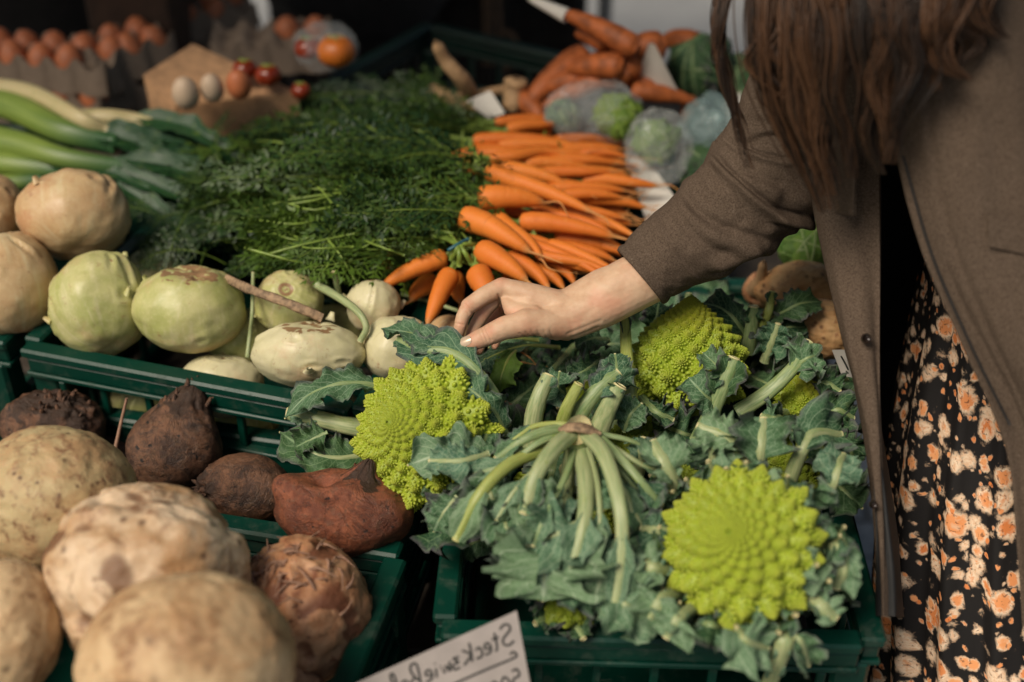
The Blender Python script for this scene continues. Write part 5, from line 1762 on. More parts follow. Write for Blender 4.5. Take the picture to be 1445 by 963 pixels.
celeriac("big tan pitted root behind the coat strip, upper one", 1130, 408, 62, 40, .86, M['root_tan'], 11, .05, .02, (.2, .8, .4), group="tan pitted roots at the right", name="pitted_root", cat="root vegetable")
celeriac("big tan pitted root behind the coat strip, lower one", 1160, 466, 62, 42, .85, M['root_tan'], 12, .05, .02, (.2, .8, .4), group="tan pitted roots at the right", name="pitted_root", cat="root vegetable")
celeriac("reddish tan root in the shade left of the pitted ones", 1078, 410, 30, 26, .84, M['cel_red'], 13, .05, .02, (.2, .8, .4), group="tan pitted roots at the right", name="pitted_root", cat="root vegetable")


def card(name, label, cor, mat='paper', strokes=None, cat="card"):
    """flat paper card through four world corners, 0.6 mm thick, curled slightly"""
    a, b, c, d = [np.asarray(q) for q in cor]
    nrm = unit(np.cross(b - a, d - a))
    n = 12
    us = np.linspace(0, 1, n)
    top = np.array([[(a * (1 - u) + b * u) * (1 - v) + (d * (1 - u) + c * u) * v + nrm * .002 * math.sin(3 * u + 2 * v) for v in us] for u in us])
    mb = MB().grid(top).grid(top - nrm * .0006, flip=True)
    root = mb.build(name, M[mat], origin=a, smooth=False)
    tag(root, label, cat)
    return root, nrm


card("price_card", "white price card lying beside the tan roots at the back", (P(658, 143, .915), P(692, 128, .925), P(712, 160, .90), P(690, 168, .89)))
card("price_card", "pointed white price card standing behind the back carrots", (P(915, 62, 1.0), P(925, 64, 1.0), P(958, 128, .93), P(895, 120, .93)))
card("paper_sheet", "white paper sheet under the carrot tips beside the sleeve", (P(876, 198, .872), P(893, 196, .872), P(965, 300, .862), P(912, 312, .862)), cat="paper")
card("paper_sheet", "white paper scrap behind the hair strand at the shoulder", (P(1022, 140, .90), P(1045, 130, .90), P(1048, 190, .87), P(1030, 195, .87)), cat="paper")
q = card("price_card", "small white price card with dark pen strokes by the coat strip", (P(1174, 494, .915), P(1226, 498, .915), P(1232, 534, .88), P(1188, 532, .88)), cat="price card")[0]
mb = MB()
off = -FWD * .0025
for s in (((1186, 503), (1191, 512), (1196, 522)), ((1193, 524), (1196, 527)), ((1200, 505), (1207, 503), (1205, 512), (1213, 522)), ((1216, 506), (1221, 522)), ((1209, 514), (1222, 516))):
    mb.tube(catmull([P(x, y, .915 - (y - 496) / 38 * .035) + off for x, y in s], 8), .0008, 5)
mb.build("pen_stroke", M['ink'], q)

# rear dark cloth with a cord loop
root = thing("dark_curtain", "dark brown cloth hanging behind the stall with a hanging cord in front", "curtain", (-.25, 2.62, 0))
x = np.linspace(-.53, .16, 90)
zz = np.linspace(.02, 1.55, 24)
X, Z = np.meshgrid(x, zz, indexing='ij')
Y = 2.66 + .035 * np.sin(X * 34) + .02 * np.sin(X * 71 + Z * 2) + .02 * vnoise(np.stack([X * 6, Z * 2, 0 * X], -1))
MB().grid(np.stack([X, Y, Z], -1)).grid(np.stack([X, Y + .004, Z], -1), flip=True).build("cloth", M['darkcloth'], root)
MB().tube([(-.60, 2.66, 1.56), (.20, 2.66, 1.56)], .016, 12).build("rail", M['steel'], root)
for xx in (-.60, .20):
    MB().tube([(xx, 2.66, 0), (xx, 2.66, 1.58)], .016, 12).build("post", M['steel'], root)
c0 = V(688, -60, 2.45)
cord = thing("hanging_cord", "brown cord with a loop at its end hanging in front of the dark cloth", "cord", c0)
for dxp in (-4, 4, 16):
    MB().tube(catmull([V(688 + dxp, -120, 2.45), V(688 + dxp, 0, 2.45), V(690 + dxp, 60 if dxp < 10 else 45, 2.45), V(688 + dxp, 92 if dxp < 10 else 50, 2.45)], 20), .0042, 8).build("strand", M['cord'], cord)
a = np.linspace(0, 2 * math.pi, 28)
MB().tube(np.array([V(714 + 16 * math.sin(t), 72 - 26 * math.cos(t), 2.45) for t in a]), .0052, 8, cap=False).build("loop", M['cord'], cord)
# dark sacks beyond the rear table, at left and centre
for i, (x, y, z, a, b, lab) in enumerate(((-.98, 2.55, .78, .26, .34, "dark full sack standing behind the egg trays at the left"), (-.30, 2.44, .86, .19, .20, "black full sack at the back behind the tomatoes"))):
    th, ph, dr = sphere_dirs(40, 52)
    rr = 1 + .08 * fbm(dr * 2 + i, 3) + .04 * np.abs(fbm(dr * 6 + i, 2))
    tag(MB().grid(np.array((x, y, z)) + dr * rr[..., None] * np.array((a, .2, b)), cv=True).build("sack", M['darkcloth'], origin=(x, y, z)), lab, "sack")

# ================================================================== mirrored price sign
TR = V(729, 862, 1.045)
# reading direction runs to the left: the writing is mirrored in the photograph
la = unit(RIGHT * -.92 - UP * .393 + FWD * -.10)
lb = unit(RIGHT * .19 - UP * .98 - FWD * .22)
lb = unit(lb)
sc = S(1 / 5.16, 1.045)               # one crop pixel
W_, H_ = 1290 * sc, 820 * sc
root = thing("price_sign", "grey price sign with mirrored handwriting leaning at the bottom edge", "sign", TR + la * W_ / 2 + lb * H_)
nn = unit(np.cross(la, lb))
if nn @ FWD > 0:
    nn = -nn
us = np.linspace(0, 1, 14)
top = np.array([[TR + la * W_ * u + lb * (H_ * v) + nn * .003 * math.sin(2.5 * u + 1) for v in us] for u in us])
MB().grid(top).grid(top - nn * .0014, flip=True).build("sign_card", M['signcard'], root, smooth=False)
MB().tube([TR + la * W_ * .5 + lb * H_ * .6 - nn * .006, TR + la * W_ * .5 + lb * (H_ + .16) - nn * .006], .004, 8).build("stake", M['wood'], root)
ST = [  # strokes in crop pixels: along the reading direction, down
    [(150, 75), (120, 55), (80, 70), (75, 105), (110, 128), (140, 150), (140, 185), (100, 205), (62, 190)],                      # S
    [(196, 80), (192, 140), (196, 195), (212, 205)], [(170, 120), (222, 118)],                                                    # t
    [(240, 170), (278, 160), (282, 135), (256, 128), (238, 160), (248, 196), (290, 198)],                                          # e
    [(352, 140), (325, 132), (308, 165), (320, 198), (358, 196)],                                                                  # c
    [(392, 70), (388, 140), (392, 205)], [(452, 100), (396, 155), (456, 205)],                                                     # k
    [(484, 132), (528, 130), (492, 165), (536, 172), (530, 205), (486, 205)],                                                      # z
    [(556, 135), (566, 200), (590, 150), (606, 200), (632, 132)],                                                                  # w
    [(664, 140), (668, 204)], [(663, 104), (666, 110)],                                                                            # i
    [(700, 172), (742, 160), (744, 136), (716, 130), (698, 162), (710, 198), (752, 200)],                                          # e
    [(790, 200), (800, 60), (840, 45), (850, 90), (806, 170), (830, 140), (858, 160), (850, 198), (800, 204)],                     # b
    [(884, 172), (926, 160), (928, 136), (900, 130), (882, 162), (894, 198), (936, 200)],                                          # e
    [(960, 190), (978, 60), (1004, 50), (1000, 100), (972, 170), (984, 202), (1004, 198)],                                         # l
    [(1030, 140), (1034, 202)], [(1034, 160), (1060, 134), (1078, 150), (1080, 202)],                                              # n
    [(108, 272), (84, 262), (64, 282), (84, 304), (300, 298), (600, 296), (900, 302), (1120, 300)],                                # underline with hook
    [(118, 385), (78, 388), (70, 435), (112, 440), (124, 480), (98, 512), (60, 505)],                                              # 5
    [(170, 405), (148, 450), (160, 505), (196, 505), (210, 450), (192, 405), (170, 405)],                                          # 0
    [(250, 405), (228, 450), (240, 505), (276, 505), (290, 450), (272, 405), (250, 405)],                                          # 0
    [(420, 440), (385, 435), (375, 480), (405, 500), (425, 470), (424, 440), (430, 540), (395, 570)],                              # g
]
mb = MB()
for s in ST:
    path = catmull([TR + la * (x * sc) + lb * (y * sc) + nn * (.0008 + .003 * math.sin(2.5 * x * sc / W_ + 1)) for x, y in s], max(8, 6 * len(s)))
    mb.tube(path, .00085, 6, flat=.4, hint=nn)
mb.build("handwriting", M['ink'], root)

# ================================================================== person
person = thing("person", "person in a brown wool coat and floral dress reaching left over the vegetables", "person", (.50, .93, 0))


def remesh(mb, voxel, iters=6, name="tmp"):
    me = mb.mesh(name)
    o = bpy.data.objects.new(name, me)
    scene.collection.objects.link(o)
    r = o.modifiers.new("r", 'REMESH'); r.mode = 'VOXEL'; r.voxel_size = voxel; r.adaptivity = 0
    s = o.modifiers.new("s", 'SMOOTH'); s.factor = .5; s.iterations = iters
    dg = bpy.context.evaluated_depsgraph_get()
    ev = o.evaluated_get(dg)
    m2 = ev.to_mesh()
    v = np.empty(len(m2.vertices) * 3); m2.vertices.foreach_get('co', v)
    f = [tuple(p.vertices) for p in m2.polygons]
    ev.to_mesh_clear()
    bpy.data.objects.remove(o); bpy.data.meshes.remove(me)
    return v.reshape(-1, 3), f


def C(px, py, d, r):
    return (V(px, py, d), S(r, d))


arm = MB()
arm.chain([C(1000, 338, 1.272, 36), C(905, 394, 1.272, 39.5), C(850, 420, 1.272, 37), C(812, 440, 1.272, 31), C(790, 442, 1.272, 31)], 28)
arm.chain([C(915, 397, 1.270, 33), C(850, 430, 1.268, 33), C(806, 452, 1.266, 28), C(785, 460, 1.262, 21)], 24)
# metacarpals
arm.chain([C(792, 434, 1.270, 24), C(752, 418, 1.268, 18), C(708, 404, 1.270, 12.5)])
arm.chain([C(792, 438, 1.286, 24), C(752, 421, 1.287, 18), C(715, 407, 1.287, 12.5)])
arm.chain([C(792, 444, 1.298, 23), C(756, 427, 1.303, 17), C(722, 412, 1.304, 11.5)])
arm.chain([C(792, 450, 1.306, 22), C(760, 436, 1.316, 15), C(731, 419, 1.318, 10.5)])
# palm mass, thenar
arm.chain([C(785, 452, 1.278, 24), C(750, 438, 1.280, 22), C(728, 424, 1.284, 13)])
arm.chain([C(798, 456, 1.262, 23), C(768, 457, 1.252, 20), C(742, 453, 1.246, 17.5), C(724, 458, 1.244, 15)])
arm.chain([C(800, 466, 1.272, 15.5), C(775, 464, 1.268, 13), C(750, 460, 1.262, 11)])
# web between thumb and index, and the soft join of thenar and wrist
arm.chain([C(770, 438, 1.270, 23), C(748, 433, 1.268, 21), C(730, 426, 1.270, 16), C(716, 419, 1.273, 11)])
arm.chain([C(752, 448, 1.256, 18), C(724, 438, 1.262, 13), C(715, 426, 1.267, 9)])
arm.chain([C(760, 428, 1.274, 19), C(800, 431, 1.272, 23), C(850, 408, 1.272, 29), C(910, 388, 1.272, 31)])
arm.chain([C(766, 456, 1.257, 20), C(806, 446, 1.263, 26), C(855, 424, 1.268, 32), C(915, 396, 1.27, 34)])
# thumb
arm.chain([C(752, 456, 1.249, 19), C(735, 458, 1.246, 18.5), C(712, 463, 1.244, 17), C(692, 472, 1.243, 15.4)])
arm.chain([C(692, 472, 1.243, 15.2), C(674, 480, 1.242, 13.4), C(663, 484.5, 1.242, 11.6), C(657, 487, 1.243, 9.6)])
# index
arm.chain([C(708, 405, 1.270, 13.6), C(684, 417, 1.267, 13), C(662, 432, 1.264, 12.2)])
arm.chain([C(662, 432, 1.264, 11.6), C(653.5, 446, 1.263, 10), C(650, 458, 1.263, 9.6)])
arm.chain([C(650, 458, 1.263, 9.4), C(646.5, 473, 1.265, 8.6), C(645.5, 486, 1.268, 7)])
# middle, ring, little
arm.chain([C(716, 408, 1.285, 12.5), C(699, 422, 1.280, 12), C(687, 434, 1.280, 11.6)])
arm.chain([C(687, 434, 1.280, 11.2), C(673, 457, 1.281, 10), C(666, 473, 1.278, 9.4)])
arm.chain([C(666, 472, 1.279, 8.8), C(661, 488, 1.274, 8.2), C(660, 496, 1.272, 6.8)])
arm.chain([C(722, 412, 1.304, 11.5), C(708, 430, 1.305, 10.4), C(699, 447, 1.304, 10)])
arm.chain([C(699, 447, 1.304, 9.6), C(688, 464, 1.299, 8.8), C(682, 478, 1.293, 8.6)])
arm.chain([C(682, 478, 1.293, 8.4), C(677, 490, 1.288, 7.6), C(676, 495, 1.286, 6.6)])
arm.chain([C(731, 419, 1.318, 10.3), C(720, 436, 1.319, 9), C(713, 450, 1.318, 8.8)])
arm.chain([C(713, 450, 1.318, 8.4), C(706, 466, 1.313, 7.6), C(703, 476, 1.308, 7.2)])
arm.chain([C(703, 476, 1.308, 7.2), C(699, 486, 1.304, 6.2), C(698, 489, 1.302, 5.4)])
av, af = remesh(arm, .0010, 11)
# skin folds: small creases at the joints and tendons on the wrist
nrm_shift = np.zeros(len(av))
rel = av - EYE
dd = rel @ FWD
ppx = 722.5 + F * (rel @ RIGHT) / dd
ppy = 481.5 - F * (rel @ UP) / dd


def crease(x0, y0, x1, y1, w, amp, dmin=0, dmax=9):
    ax = np.array((x1 - x0, y1 - y0), float)
    L = np.linalg.norm(ax); ax /= L
    q0 = (ppx - x0) * ax[0] + (ppy - y0) * ax[1]
    q1 = -(ppx - x0) * ax[1] + (ppy - y0) * ax[0]
    m = smooth(-3, 2, q0) * (1 - smooth(L - 2, L + 3, q0)) * ((dd > dmin) & (dd < dmax))
    return amp * np.exp(-(q1 / w) ** 2) * m


shift = np.zeros(len(av))
for c_ in ((655, 429, 668, 442, 1.6, .0011), (651, 432, 662, 443, 1.3, .0007), (641, 456, 654, 459, 1.3, .0007), (680, 463, 688, 482, 1.5, .0007), (684, 461, 693, 480, 1.5, .0007), (676, 466, 684, 484, 1.2, .0005),
           (703, 416, 707, 440, 1.8, .0014), (733, 470, 742, 477, 1.2, .0006), (741, 468, 750, 478, 1.2, .0006), (749, 466, 757, 479, 1.2, .0006), (758, 466, 765, 480, 1.2, .0006), (767, 466, 773, 481, 1.2, .0006), (776, 466, 781, 482, 1.2, .0006)):
    shift -= crease(*c_)
for c_ in ((806, 478, 845, 462, 2.2, .0008), (800, 472, 850, 452, 2.5, .0006)):
    shift -= crease(*c_)
arm2 = MB(); arm2.add(av, af)
tmpme = arm2.mesh("tmp_n")
nv = np.empty(len(av) * 3)
tmpme.vertex_normals.foreach_get('vector', nv)
nv = nv.reshape(-1, 3)
bpy.data.meshes.remove(tmpme)
av = av + nv * (shift + .00012 * fbm(av * 240, 3))[:, None]
# the rest of the body: torso, neck, head, left arm and legs
bd = MB()
HIP, CH, NK, HD = V(1480, 720, 1.33), V(1420, 40, 1.27), np.array((.335, 1.10, 1.33)), np.array((.285, 1.08, 1.45))
WA = V(1468, 400, 1.33)
bd.chain([(HIP, .100), (WA, .085), (V(1450, 200, 1.30), .090), (CH, .088), (NK, .050), (HD - (HD - NK) * .4, .052)], 28)
bd.capsule(HD + np.array((.01, 0, -.01)), .078, HD + np.array((.02, .0, .045)), .092, 28)
bd.capsule(HD + np.array((-.045, 0, -.055)), .040, HD + np.array((-.03, 0, -.01)), .06, 20)
bd.capsule(HD + np.array((-.078, 0, .012)), .010, HD + np.array((-.098, 0, -.018)), .013, 12)
for s in (-1, 1):
    bd.capsule(HD + np.array((.02, s * .088, .0)), .014, HD + np.array((.03, s * .092, .03)), .016, 12)
    hip = HIP + np.array((0.01, s * .06, -.05))
    bd.chain([(hip, .070), (np.array((.57, .95 + s * .09, .46)), .058), (np.array((.61, .95 + s * .09, .30)), .052), (np.array((.62, .95 + s * .09, .09)), .036)], 22)
    bd.capsule(np.array((.62, .95 + s * .09, .06)), .036, np.array((.49, .95 + s * .095, .035)), .03, 18)
bd.chain([(CH + np.array((-.03, .05, .03)), .055), (V(1200, -40, 1.22), .045), (V(1125, 140, 1.25), .040), (V(1078, 262, 1.262), .036), (V(1000, 338, 1.272), .025)], 22)
bd.chain([(CH + np.array((.03, -.02, .02)), .055), (V(1530, 120, 1.20), .042), (V(1580, 380, 1.22), .036), (V(1580, 560, 1.21), .030), (V(1560, 680, 1.20), .028)], 22)
bv, bf = remesh(bd, .006, 6)
redness = np.zeros(len(av))
for (jx, jy, jw, jd) in ((659, 431, 9, 1.275), (650, 459, 8, 1.275), (645, 487, 9, 1.28), (690, 468, 10, 1.25), (656, 487, 10, 1.25), (706, 396, 10, 1.28), (680, 444, 10, 1.31), (666, 473, 9, 1.31), (660, 496, 9, 1.31), (677, 494, 9, 1.31), (699, 488, 9, 1.33), (745, 470, 16, 1.3), (700, 447, 9, 1.33), (790, 476, 16, 1.3)):
    redness = np.maximum(redness, np.exp(-(((ppx - jx) ** 2 + (ppy - jy) ** 2) / jw ** 2)))
aatt = np.zeros((len(av), 3)); aatt[:, 0] = redness
full = MB(); full.add(bv, bf); full.add(av, af, aatt)
full.build("body", M['skin'], person)
# face pieces
for s in (-1, 1):
    e = HD + np.array((-.070, s * .030, .018))
    th, ph, dr = sphere_dirs(12, 16)
    MB().grid(e + dr * .011, cv=True).build("eye", M['paper'], person)
MB().tube(catmull([HD + np.array((-.083, -.022, -.050)), HD + np.array((-.092, 0, -.048)), HD + np.array((-.083, .022, -.050))], 8), np.array((1, 4, 5, 5, 5, 5, 4, 1)) * .001, 8).build("mouth", M['beetred'], person)

# thumb nail: a curved plate set in the skin
nc = V(660, 485.0, 1.2425)
nd = unit(V(646, 491, 1.2450) - V(672, 479.5, 1.2388))
nz = unit(-FWD * .93 + UP * .42 - RIGHT * .08)
ns = unit(np.cross(nd, nz)); nz = np.cross(ns, nd)
us, vs = np.linspace(-1, 1, 15), np.linspace(-1, 1, 13)
NL, NW = S(10.5, 1.241), S(7.4, 1.241)
rad = S(11.6, 1.241)
plate = []
for u in us:
    row = []
    for v in vs:
        w = v * (1 - .5 * max(0, abs(u) - .5) ** 1.3 * 1.6)
        lift = rad * (math.cos(w * .72) - 1) * 1.1 - .0006 * u * u
        row.append(nc + nd * (NL * u * (1 - .10 * v * v)) + ns * (NW * w) + nz * (rad + .0004 + lift))
    plate.append(row)
plate = np.array(plate)
mbn = MB().grid(plate).grid(plate - nz * .0012, flip=True)
NAIL = mbn.build("nail", M['nail'], person)

# sleeve
ctl = [(V(903, 391, 1.272), 49), (V(935, 364, 1.270), 55), (V(970, 341, 1.268), 62), (V(1008, 314, 1.266), 71), (V(1046, 284, 1.263), 80), (V(1082, 248, 1.26), 86), (V(1112, 198, 1.252), 84), (V(1138, 135, 1.24), 84), (V(1166, 60, 1.225), 88), (V(1196, -30, 1.20), 90), (V(1234, -110, 1.17), 84)]
nS, nT = 220, 120
path = catmull([c[0] for c in ctl], nS)
rad = np.interp(np.linspace(0, 1, nS), np.linspace(0, 1, len(ctl)), [c[1] for c in ctl])
rad = np.array([S(r, depth(p)) for r, p in zip(rad, path)])
t, s, nn2 = frames(path, -FWD)
th = np.linspace(0, 2 * math.pi, nT, endpoint=False)
u = np.linspace(0, 1, nS)[:, None]
TH = th[None]
ring = np.cos(TH)[..., None] * s[:, None] + .96 * np.sin(TH)[..., None] * nn2[:, None]
base = path[:, None] + rad[:, None, None] * ring
rel = base - EYE
dd = rel @ FWD
bx, by = 722.5 + F * (rel @ RIGHT) / dd, 481.5 - F * (rel @ UP) / dd
near = smooth(-.25, .15, -(ring @ FWD))
disp = .0035 * fbm(np.stack([u * 13 + .5 * np.sin(TH), np.cos(TH) * 1.5 + 0 * u, np.sin(TH) * 1.5 + 0 * u], -1), 3) * (.5 + np.exp(-((u - .45) / .2) ** 2))


def cloth_fold(line, w, deep, ridge, side=1):
    """a crease along a line on the cloth with a soft ridge rising beside it"""
    q = catmull(line, 40)
    best = np.full(bx.shape, 1e9); sgn = np.ones(bx.shape); along = np.zeros(bx.shape)
    for k in range(39):
        a0, b0_ = q[k], q[k + 1]
        e = b0_ - a0
        L2 = e @ e
        tt = np.clip(((bx - a0[0]) * e[0] + (by - a0[1]) * e[1]) / L2, 0, 1)
        dx_, dy_ = bx - a0[0] - tt * e[0], by - a0[1] - tt * e[1]
        d2 = np.hypot(dx_, dy_)
        m = d2 < best
        best = np.where(m, d2, best)
        sgn = np.where(m, np.sign(e[0] * dy_ - e[1] * dx_), sgn)
        along = np.where(m, (k + tt) / 39, along)
    taper = smooth(-.02, .15, along) * (1 - smooth(.85, 1.02, along))
    sd = best * sgn * side
    return near * taper * (-deep * np.exp(-(best / w) ** 2) + ridge * np.exp(-((sd - w * 2.6) / (w * 2.2)) ** 2))


for ln, w, dp, rg, sd in (
    (((1004, 214), (1035, 246), (1072, 278), (1110, 300), (1150, 303)), 3.2, .0075, .0070, 1),
    (((1040, 206), (1068, 194), (1100, 190), (1130, 196)), 2.6, .0060, .0045, -1),
    (((1046, 203), (1068, 214), (1098, 222), (1125, 224)), 2.4, .0045, .0040, 1),
    (((962, 268), (985, 298), (1030, 325), (1085, 338), (1130, 330)), 7.0, .0050, .0060, 1),
    (((1090, 316), (1125, 322), (1165, 320)), 3.0, .0060, .0060, -1),
    (((945, 282), (968, 318), (1005, 350), (1050, 362)), 8.0, .0035, .0040, 1),
    (((1060, 140), (1090, 150), (1125, 140)), 5.0, .0035, .0035, 1),
    (((1000, 385), (1040, 372), (1080, 352)), 4.0, .0045, .0050, -1),
    (((1035, 240), (1070, 250), (1110, 262)), 6.0, .0025, .0035, 1),
    (((928, 300), (942, 332), (962, 365), (990, 394)), 1.4, .0020, .0012, 1),
):
    disp = disp + cloth_fold(ln, w, dp, rg, sd)
disp = disp + .0018 * np.exp(-((u - .012) / .012) ** 2) - .0012 * np.exp(-((u - .034) / .004) ** 2)
R_ = rad[:, None] + disp
pts = path[:, None] + R_[..., None] * ring
inn = path[:14, None] + (R_[:14] - .0045)[..., None] * ring[:14]
coat_sleeve = MB().grid(np.concatenate([inn[::-1], pts], 0), cv=True, flip=True).build("coat_sleeve", M['wool'], person)

# coat: rows of control points round the body, from the near front edge round the back to the far front strip
rows = [
    [(1262, -160, 1.060), (1320, -170, 1.030), (1430, -160, 1.030), (1520, -150, 1.150), (1430, -150, 1.340), (1280, -150, 1.340), (1210, -120, 1.320), (1200, -120, 1.220), (1240, -130, 1.120)],
    [(1256, 60, 1.065), (1320, 50, 1.035), (1450, 50, 1.020), (1620, 60, 1.150), (1520, 60, 1.420), (1300, 60, 1.400), (1160, 70, 1.320), (1150, 70, 1.220), (1232, 60, 1.145)],
    [(1262, 200, 1.080), (1330, 200, 1.050), (1460, 200, 1.040), (1640, 200, 1.180), (1540, 210, 1.460), (1210, 210, 1.420), (1160, 230, 1.300), (1150, 230, 1.200), (1238, 200, 1.160)],
    [(1300, 350, 1.090), (1360, 350, 1.070), (1480, 350, 1.055), (1660, 350, 1.200), (1560, 350, 1.500), (1226, 350, 1.450), (1176, 345, 1.290), (1166, 345, 1.190), (1241, 350, 1.165)],
    [(1358, 480, 1.100), (1410, 480, 1.080), (1520, 480, 1.065), (1690, 480, 1.220), (1600, 480, 1.520), (1251, 480, 1.470), (1201, 480, 1.278), (1191, 480, 1.178), (1241, 480, 1.165)],
    [(1402, 570, 1.110), (1450, 570, 1.090), (1560, 570, 1.075), (1720, 570, 1.240), (1630, 570, 1.540), (1272, 570, 1.490), (1222, 570, 1.265), (1212, 570, 1.165), (1242, 570, 1.155)],
    [(1428, 650, 1.120), (1478, 650, 1.100), (1590, 650, 1.085), (1745, 650, 1.250), (1650, 650, 1.550), (1285, 650, 1.500), (1235, 650, 1.252), (1225, 650, 1.152), (1245, 650, 1.145)],
    [(1438, 760, 1.130), (1492, 760, 1.110), (1610, 760, 1.100), (1765, 760, 1.260), (1670, 760, 1.560), (1297, 760, 1.510), (1247, 760, 1.240), (1237, 760, 1.140), (1250, 760, 1.136)],
    [(1446, 880, 1.140), (1500, 880, 1.120), (1620, 880, 1.110), (1775, 880, 1.270), (1690, 880, 1.570), (1303, 880, 1.520), (1253, 870, 1.230), (1243, 870, 1.130), (1252, 870, 1.126)],
]
nU, nV = 96, 150
cols = [catmull([V(*q) for q in r], nV) for r in rows]
G3 = np.stack([catmull(np.array([c[k] for c in cols]), nU) for k in range(nV)], 1)
U, Q = np.meshgrid(np.linspace(0, 1, nU), np.linspace(0, 1, nV), indexing='ij')
nrm = np.cross(np.gradient(G3, axis=0), np.gradient(G3, axis=1))
nrm /= np.maximum(1e-9, np.linalg.norm(nrm, axis=2))[..., None]
cen = np.array((.52, 1.0, .95))
sg = np.sign(np.sum(nrm * (G3 - cen), 2).mean())
nrm *= sg
drape = .006 * np.sin(Q * 46 + 2 * U) * np.clip(U - .2, 0, 1) + .006 * fbm(np.stack([U * 3, Q * 14, 0 * U], -1), 3)
drape = drape - .0022 * np.exp(-((Q - .10 - .02 * U) / .006) ** 2) + .0025 * np.exp(-((Q - .012) / .010) ** 2)
outer = G3 + nrm * drape[..., None]
inner = outer - nrm * .005
mb = MB()
mb.grid(outer, flip=False)
mb.grid(np.stack([outer[:, 0], inner[:, 0]], 0)); mb.grid(np.stack([outer[:, -1], inner[:, -1]], 0)); mb.grid(np.stack([outer[-1], inner[-1]], 0)); mb.grid(np.stack([outer[0], inner[0]], 0))
coat = mb.build("coat", M['wool'], person)
MB().grid(inner - nrm * .0012).build("coat_lining", M['lining'], coat)
# lapel corner on the strip, pocket flap, button and buttonhole
lp = [[(1166, 210, 1.186), (1200, 205, 1.150), (1206, 205, 1.147)], [(1172, 280, 1.184), (1198, 285, 1.150), (1206, 285, 1.148)], [(1176, 300, 1.184), (1196, 305, 1.152), (1206, 306, 1.150)]]
g3 = np.array([[V(*q) for q in r] for r in lp])
g3 = np.stack([catmull(g3[:, k], 14) for k in range(3)], 1)
g3 = np.stack([catmull(g3[k], 14) for k in range(14)], 0) - FWD * .006
MB().grid(g3).grid(g3 + FWD * .0042, flip=True).build("lapel", M['wool'], coat)
fp = np.array([[V(1395 + (1470 - 1395) * a, 300 + 16 * a + b * 48, 1.043 + .008 * b) for b in np.linspace(0, 1, 8)] for a in np.linspace(0, 1, 10)])
MB().grid(fp).grid(fp + FWD * .005, flip=True).build("pocket_flap", M['wool'], coat)
bc_ = V(1222, 478, 1.152)
MB().tube([bc_, bc_ - FWD * .004], [S(7.5, 1.15), S(6.5, 1.15)], 20, hint=UP).build("button", M['horn'], coat)
bc_ = V(1232, 712, 1.128)
MB().tube([bc_, bc_ - FWD * .004], [S(6, 1.15), S(5, 1.15)], 20, hint=UP).build("button", M['horn'], coat)
MB().tube(catmull([V(1274, 220, 1.066), V(1315, 360, 1.078), V(1372, 492, 1.083), V(1425, 600, 1.092)], 30), .0011, 6).build("edge_stitching", M['lining'], coat)

# dress
drow = [(1470, 150, 148), (1470, 260, 148), (1462, 375, 152), (1456, 470, 164), (1452, 560, 176), (1450, 700, 196), (1454, 850, 212), (1462, 980, 226)]
ring, nth = [], 150
ths = np.linspace(0, 2 * math.pi, nth, endpoint=False)
cs = [(V(x, y, 1.33), S(r, 1.33)) for x, y, r in drow]
last, lr = cs[-1]
cs += [(np.array((last[0] + .02, last[1] + .03, z)), lr + .02 * k) for k, z in enumerate((.58, .46, .34))]
cp = catmull(np.array([np.append(c, r) for c, r in cs]), 110)
fr = np.linspace(0, 1, 110)[:, None]
fa = .03 + .10 * fr
fo = fa * (np.cos(ths * 16 + 1.2 * np.sin(fr * 4)) * .45 + np.cos(ths * 37 + 2 * fr) * .18 + .55 * vnoise(np.stack([np.cos(ths)[None] * 5 + 0 * fr, np.sin(ths)[None] * 5 + 0 * fr, fr * 2.2 + 0 * ths[None]], -1)))
rr = cp[:, 3:4] * (1 + fo)
pts = cp[:, None, :3] + rr[..., None] * (np.cos(ths)[None, :, None] * RIGHT + np.sin(ths)[None, :, None] * np.array((0, .9, 0)))
att = np.zeros((110, nth, 3))
att[..., 0] = (ths / (2 * math.pi))[None] * .95
att[..., 1] = np.concatenate([[0], np.cumsum(np.linalg.norm(np.diff(cp[:, :3], axis=0), axis=1))])[:, None]
MB().grid(pts, att, cv=True, flip=True).build("dress", M['dress'], person)
for s in (-1, 1):
    y = .95 + s * .093
    MB().chain([(np.array((.635, y, .045)), .044), (np.array((.55, y, .04)), .043), (np.array((.475, y + s * .004, .034)), .033)], 20).build("shoe", M['shoe'], person)

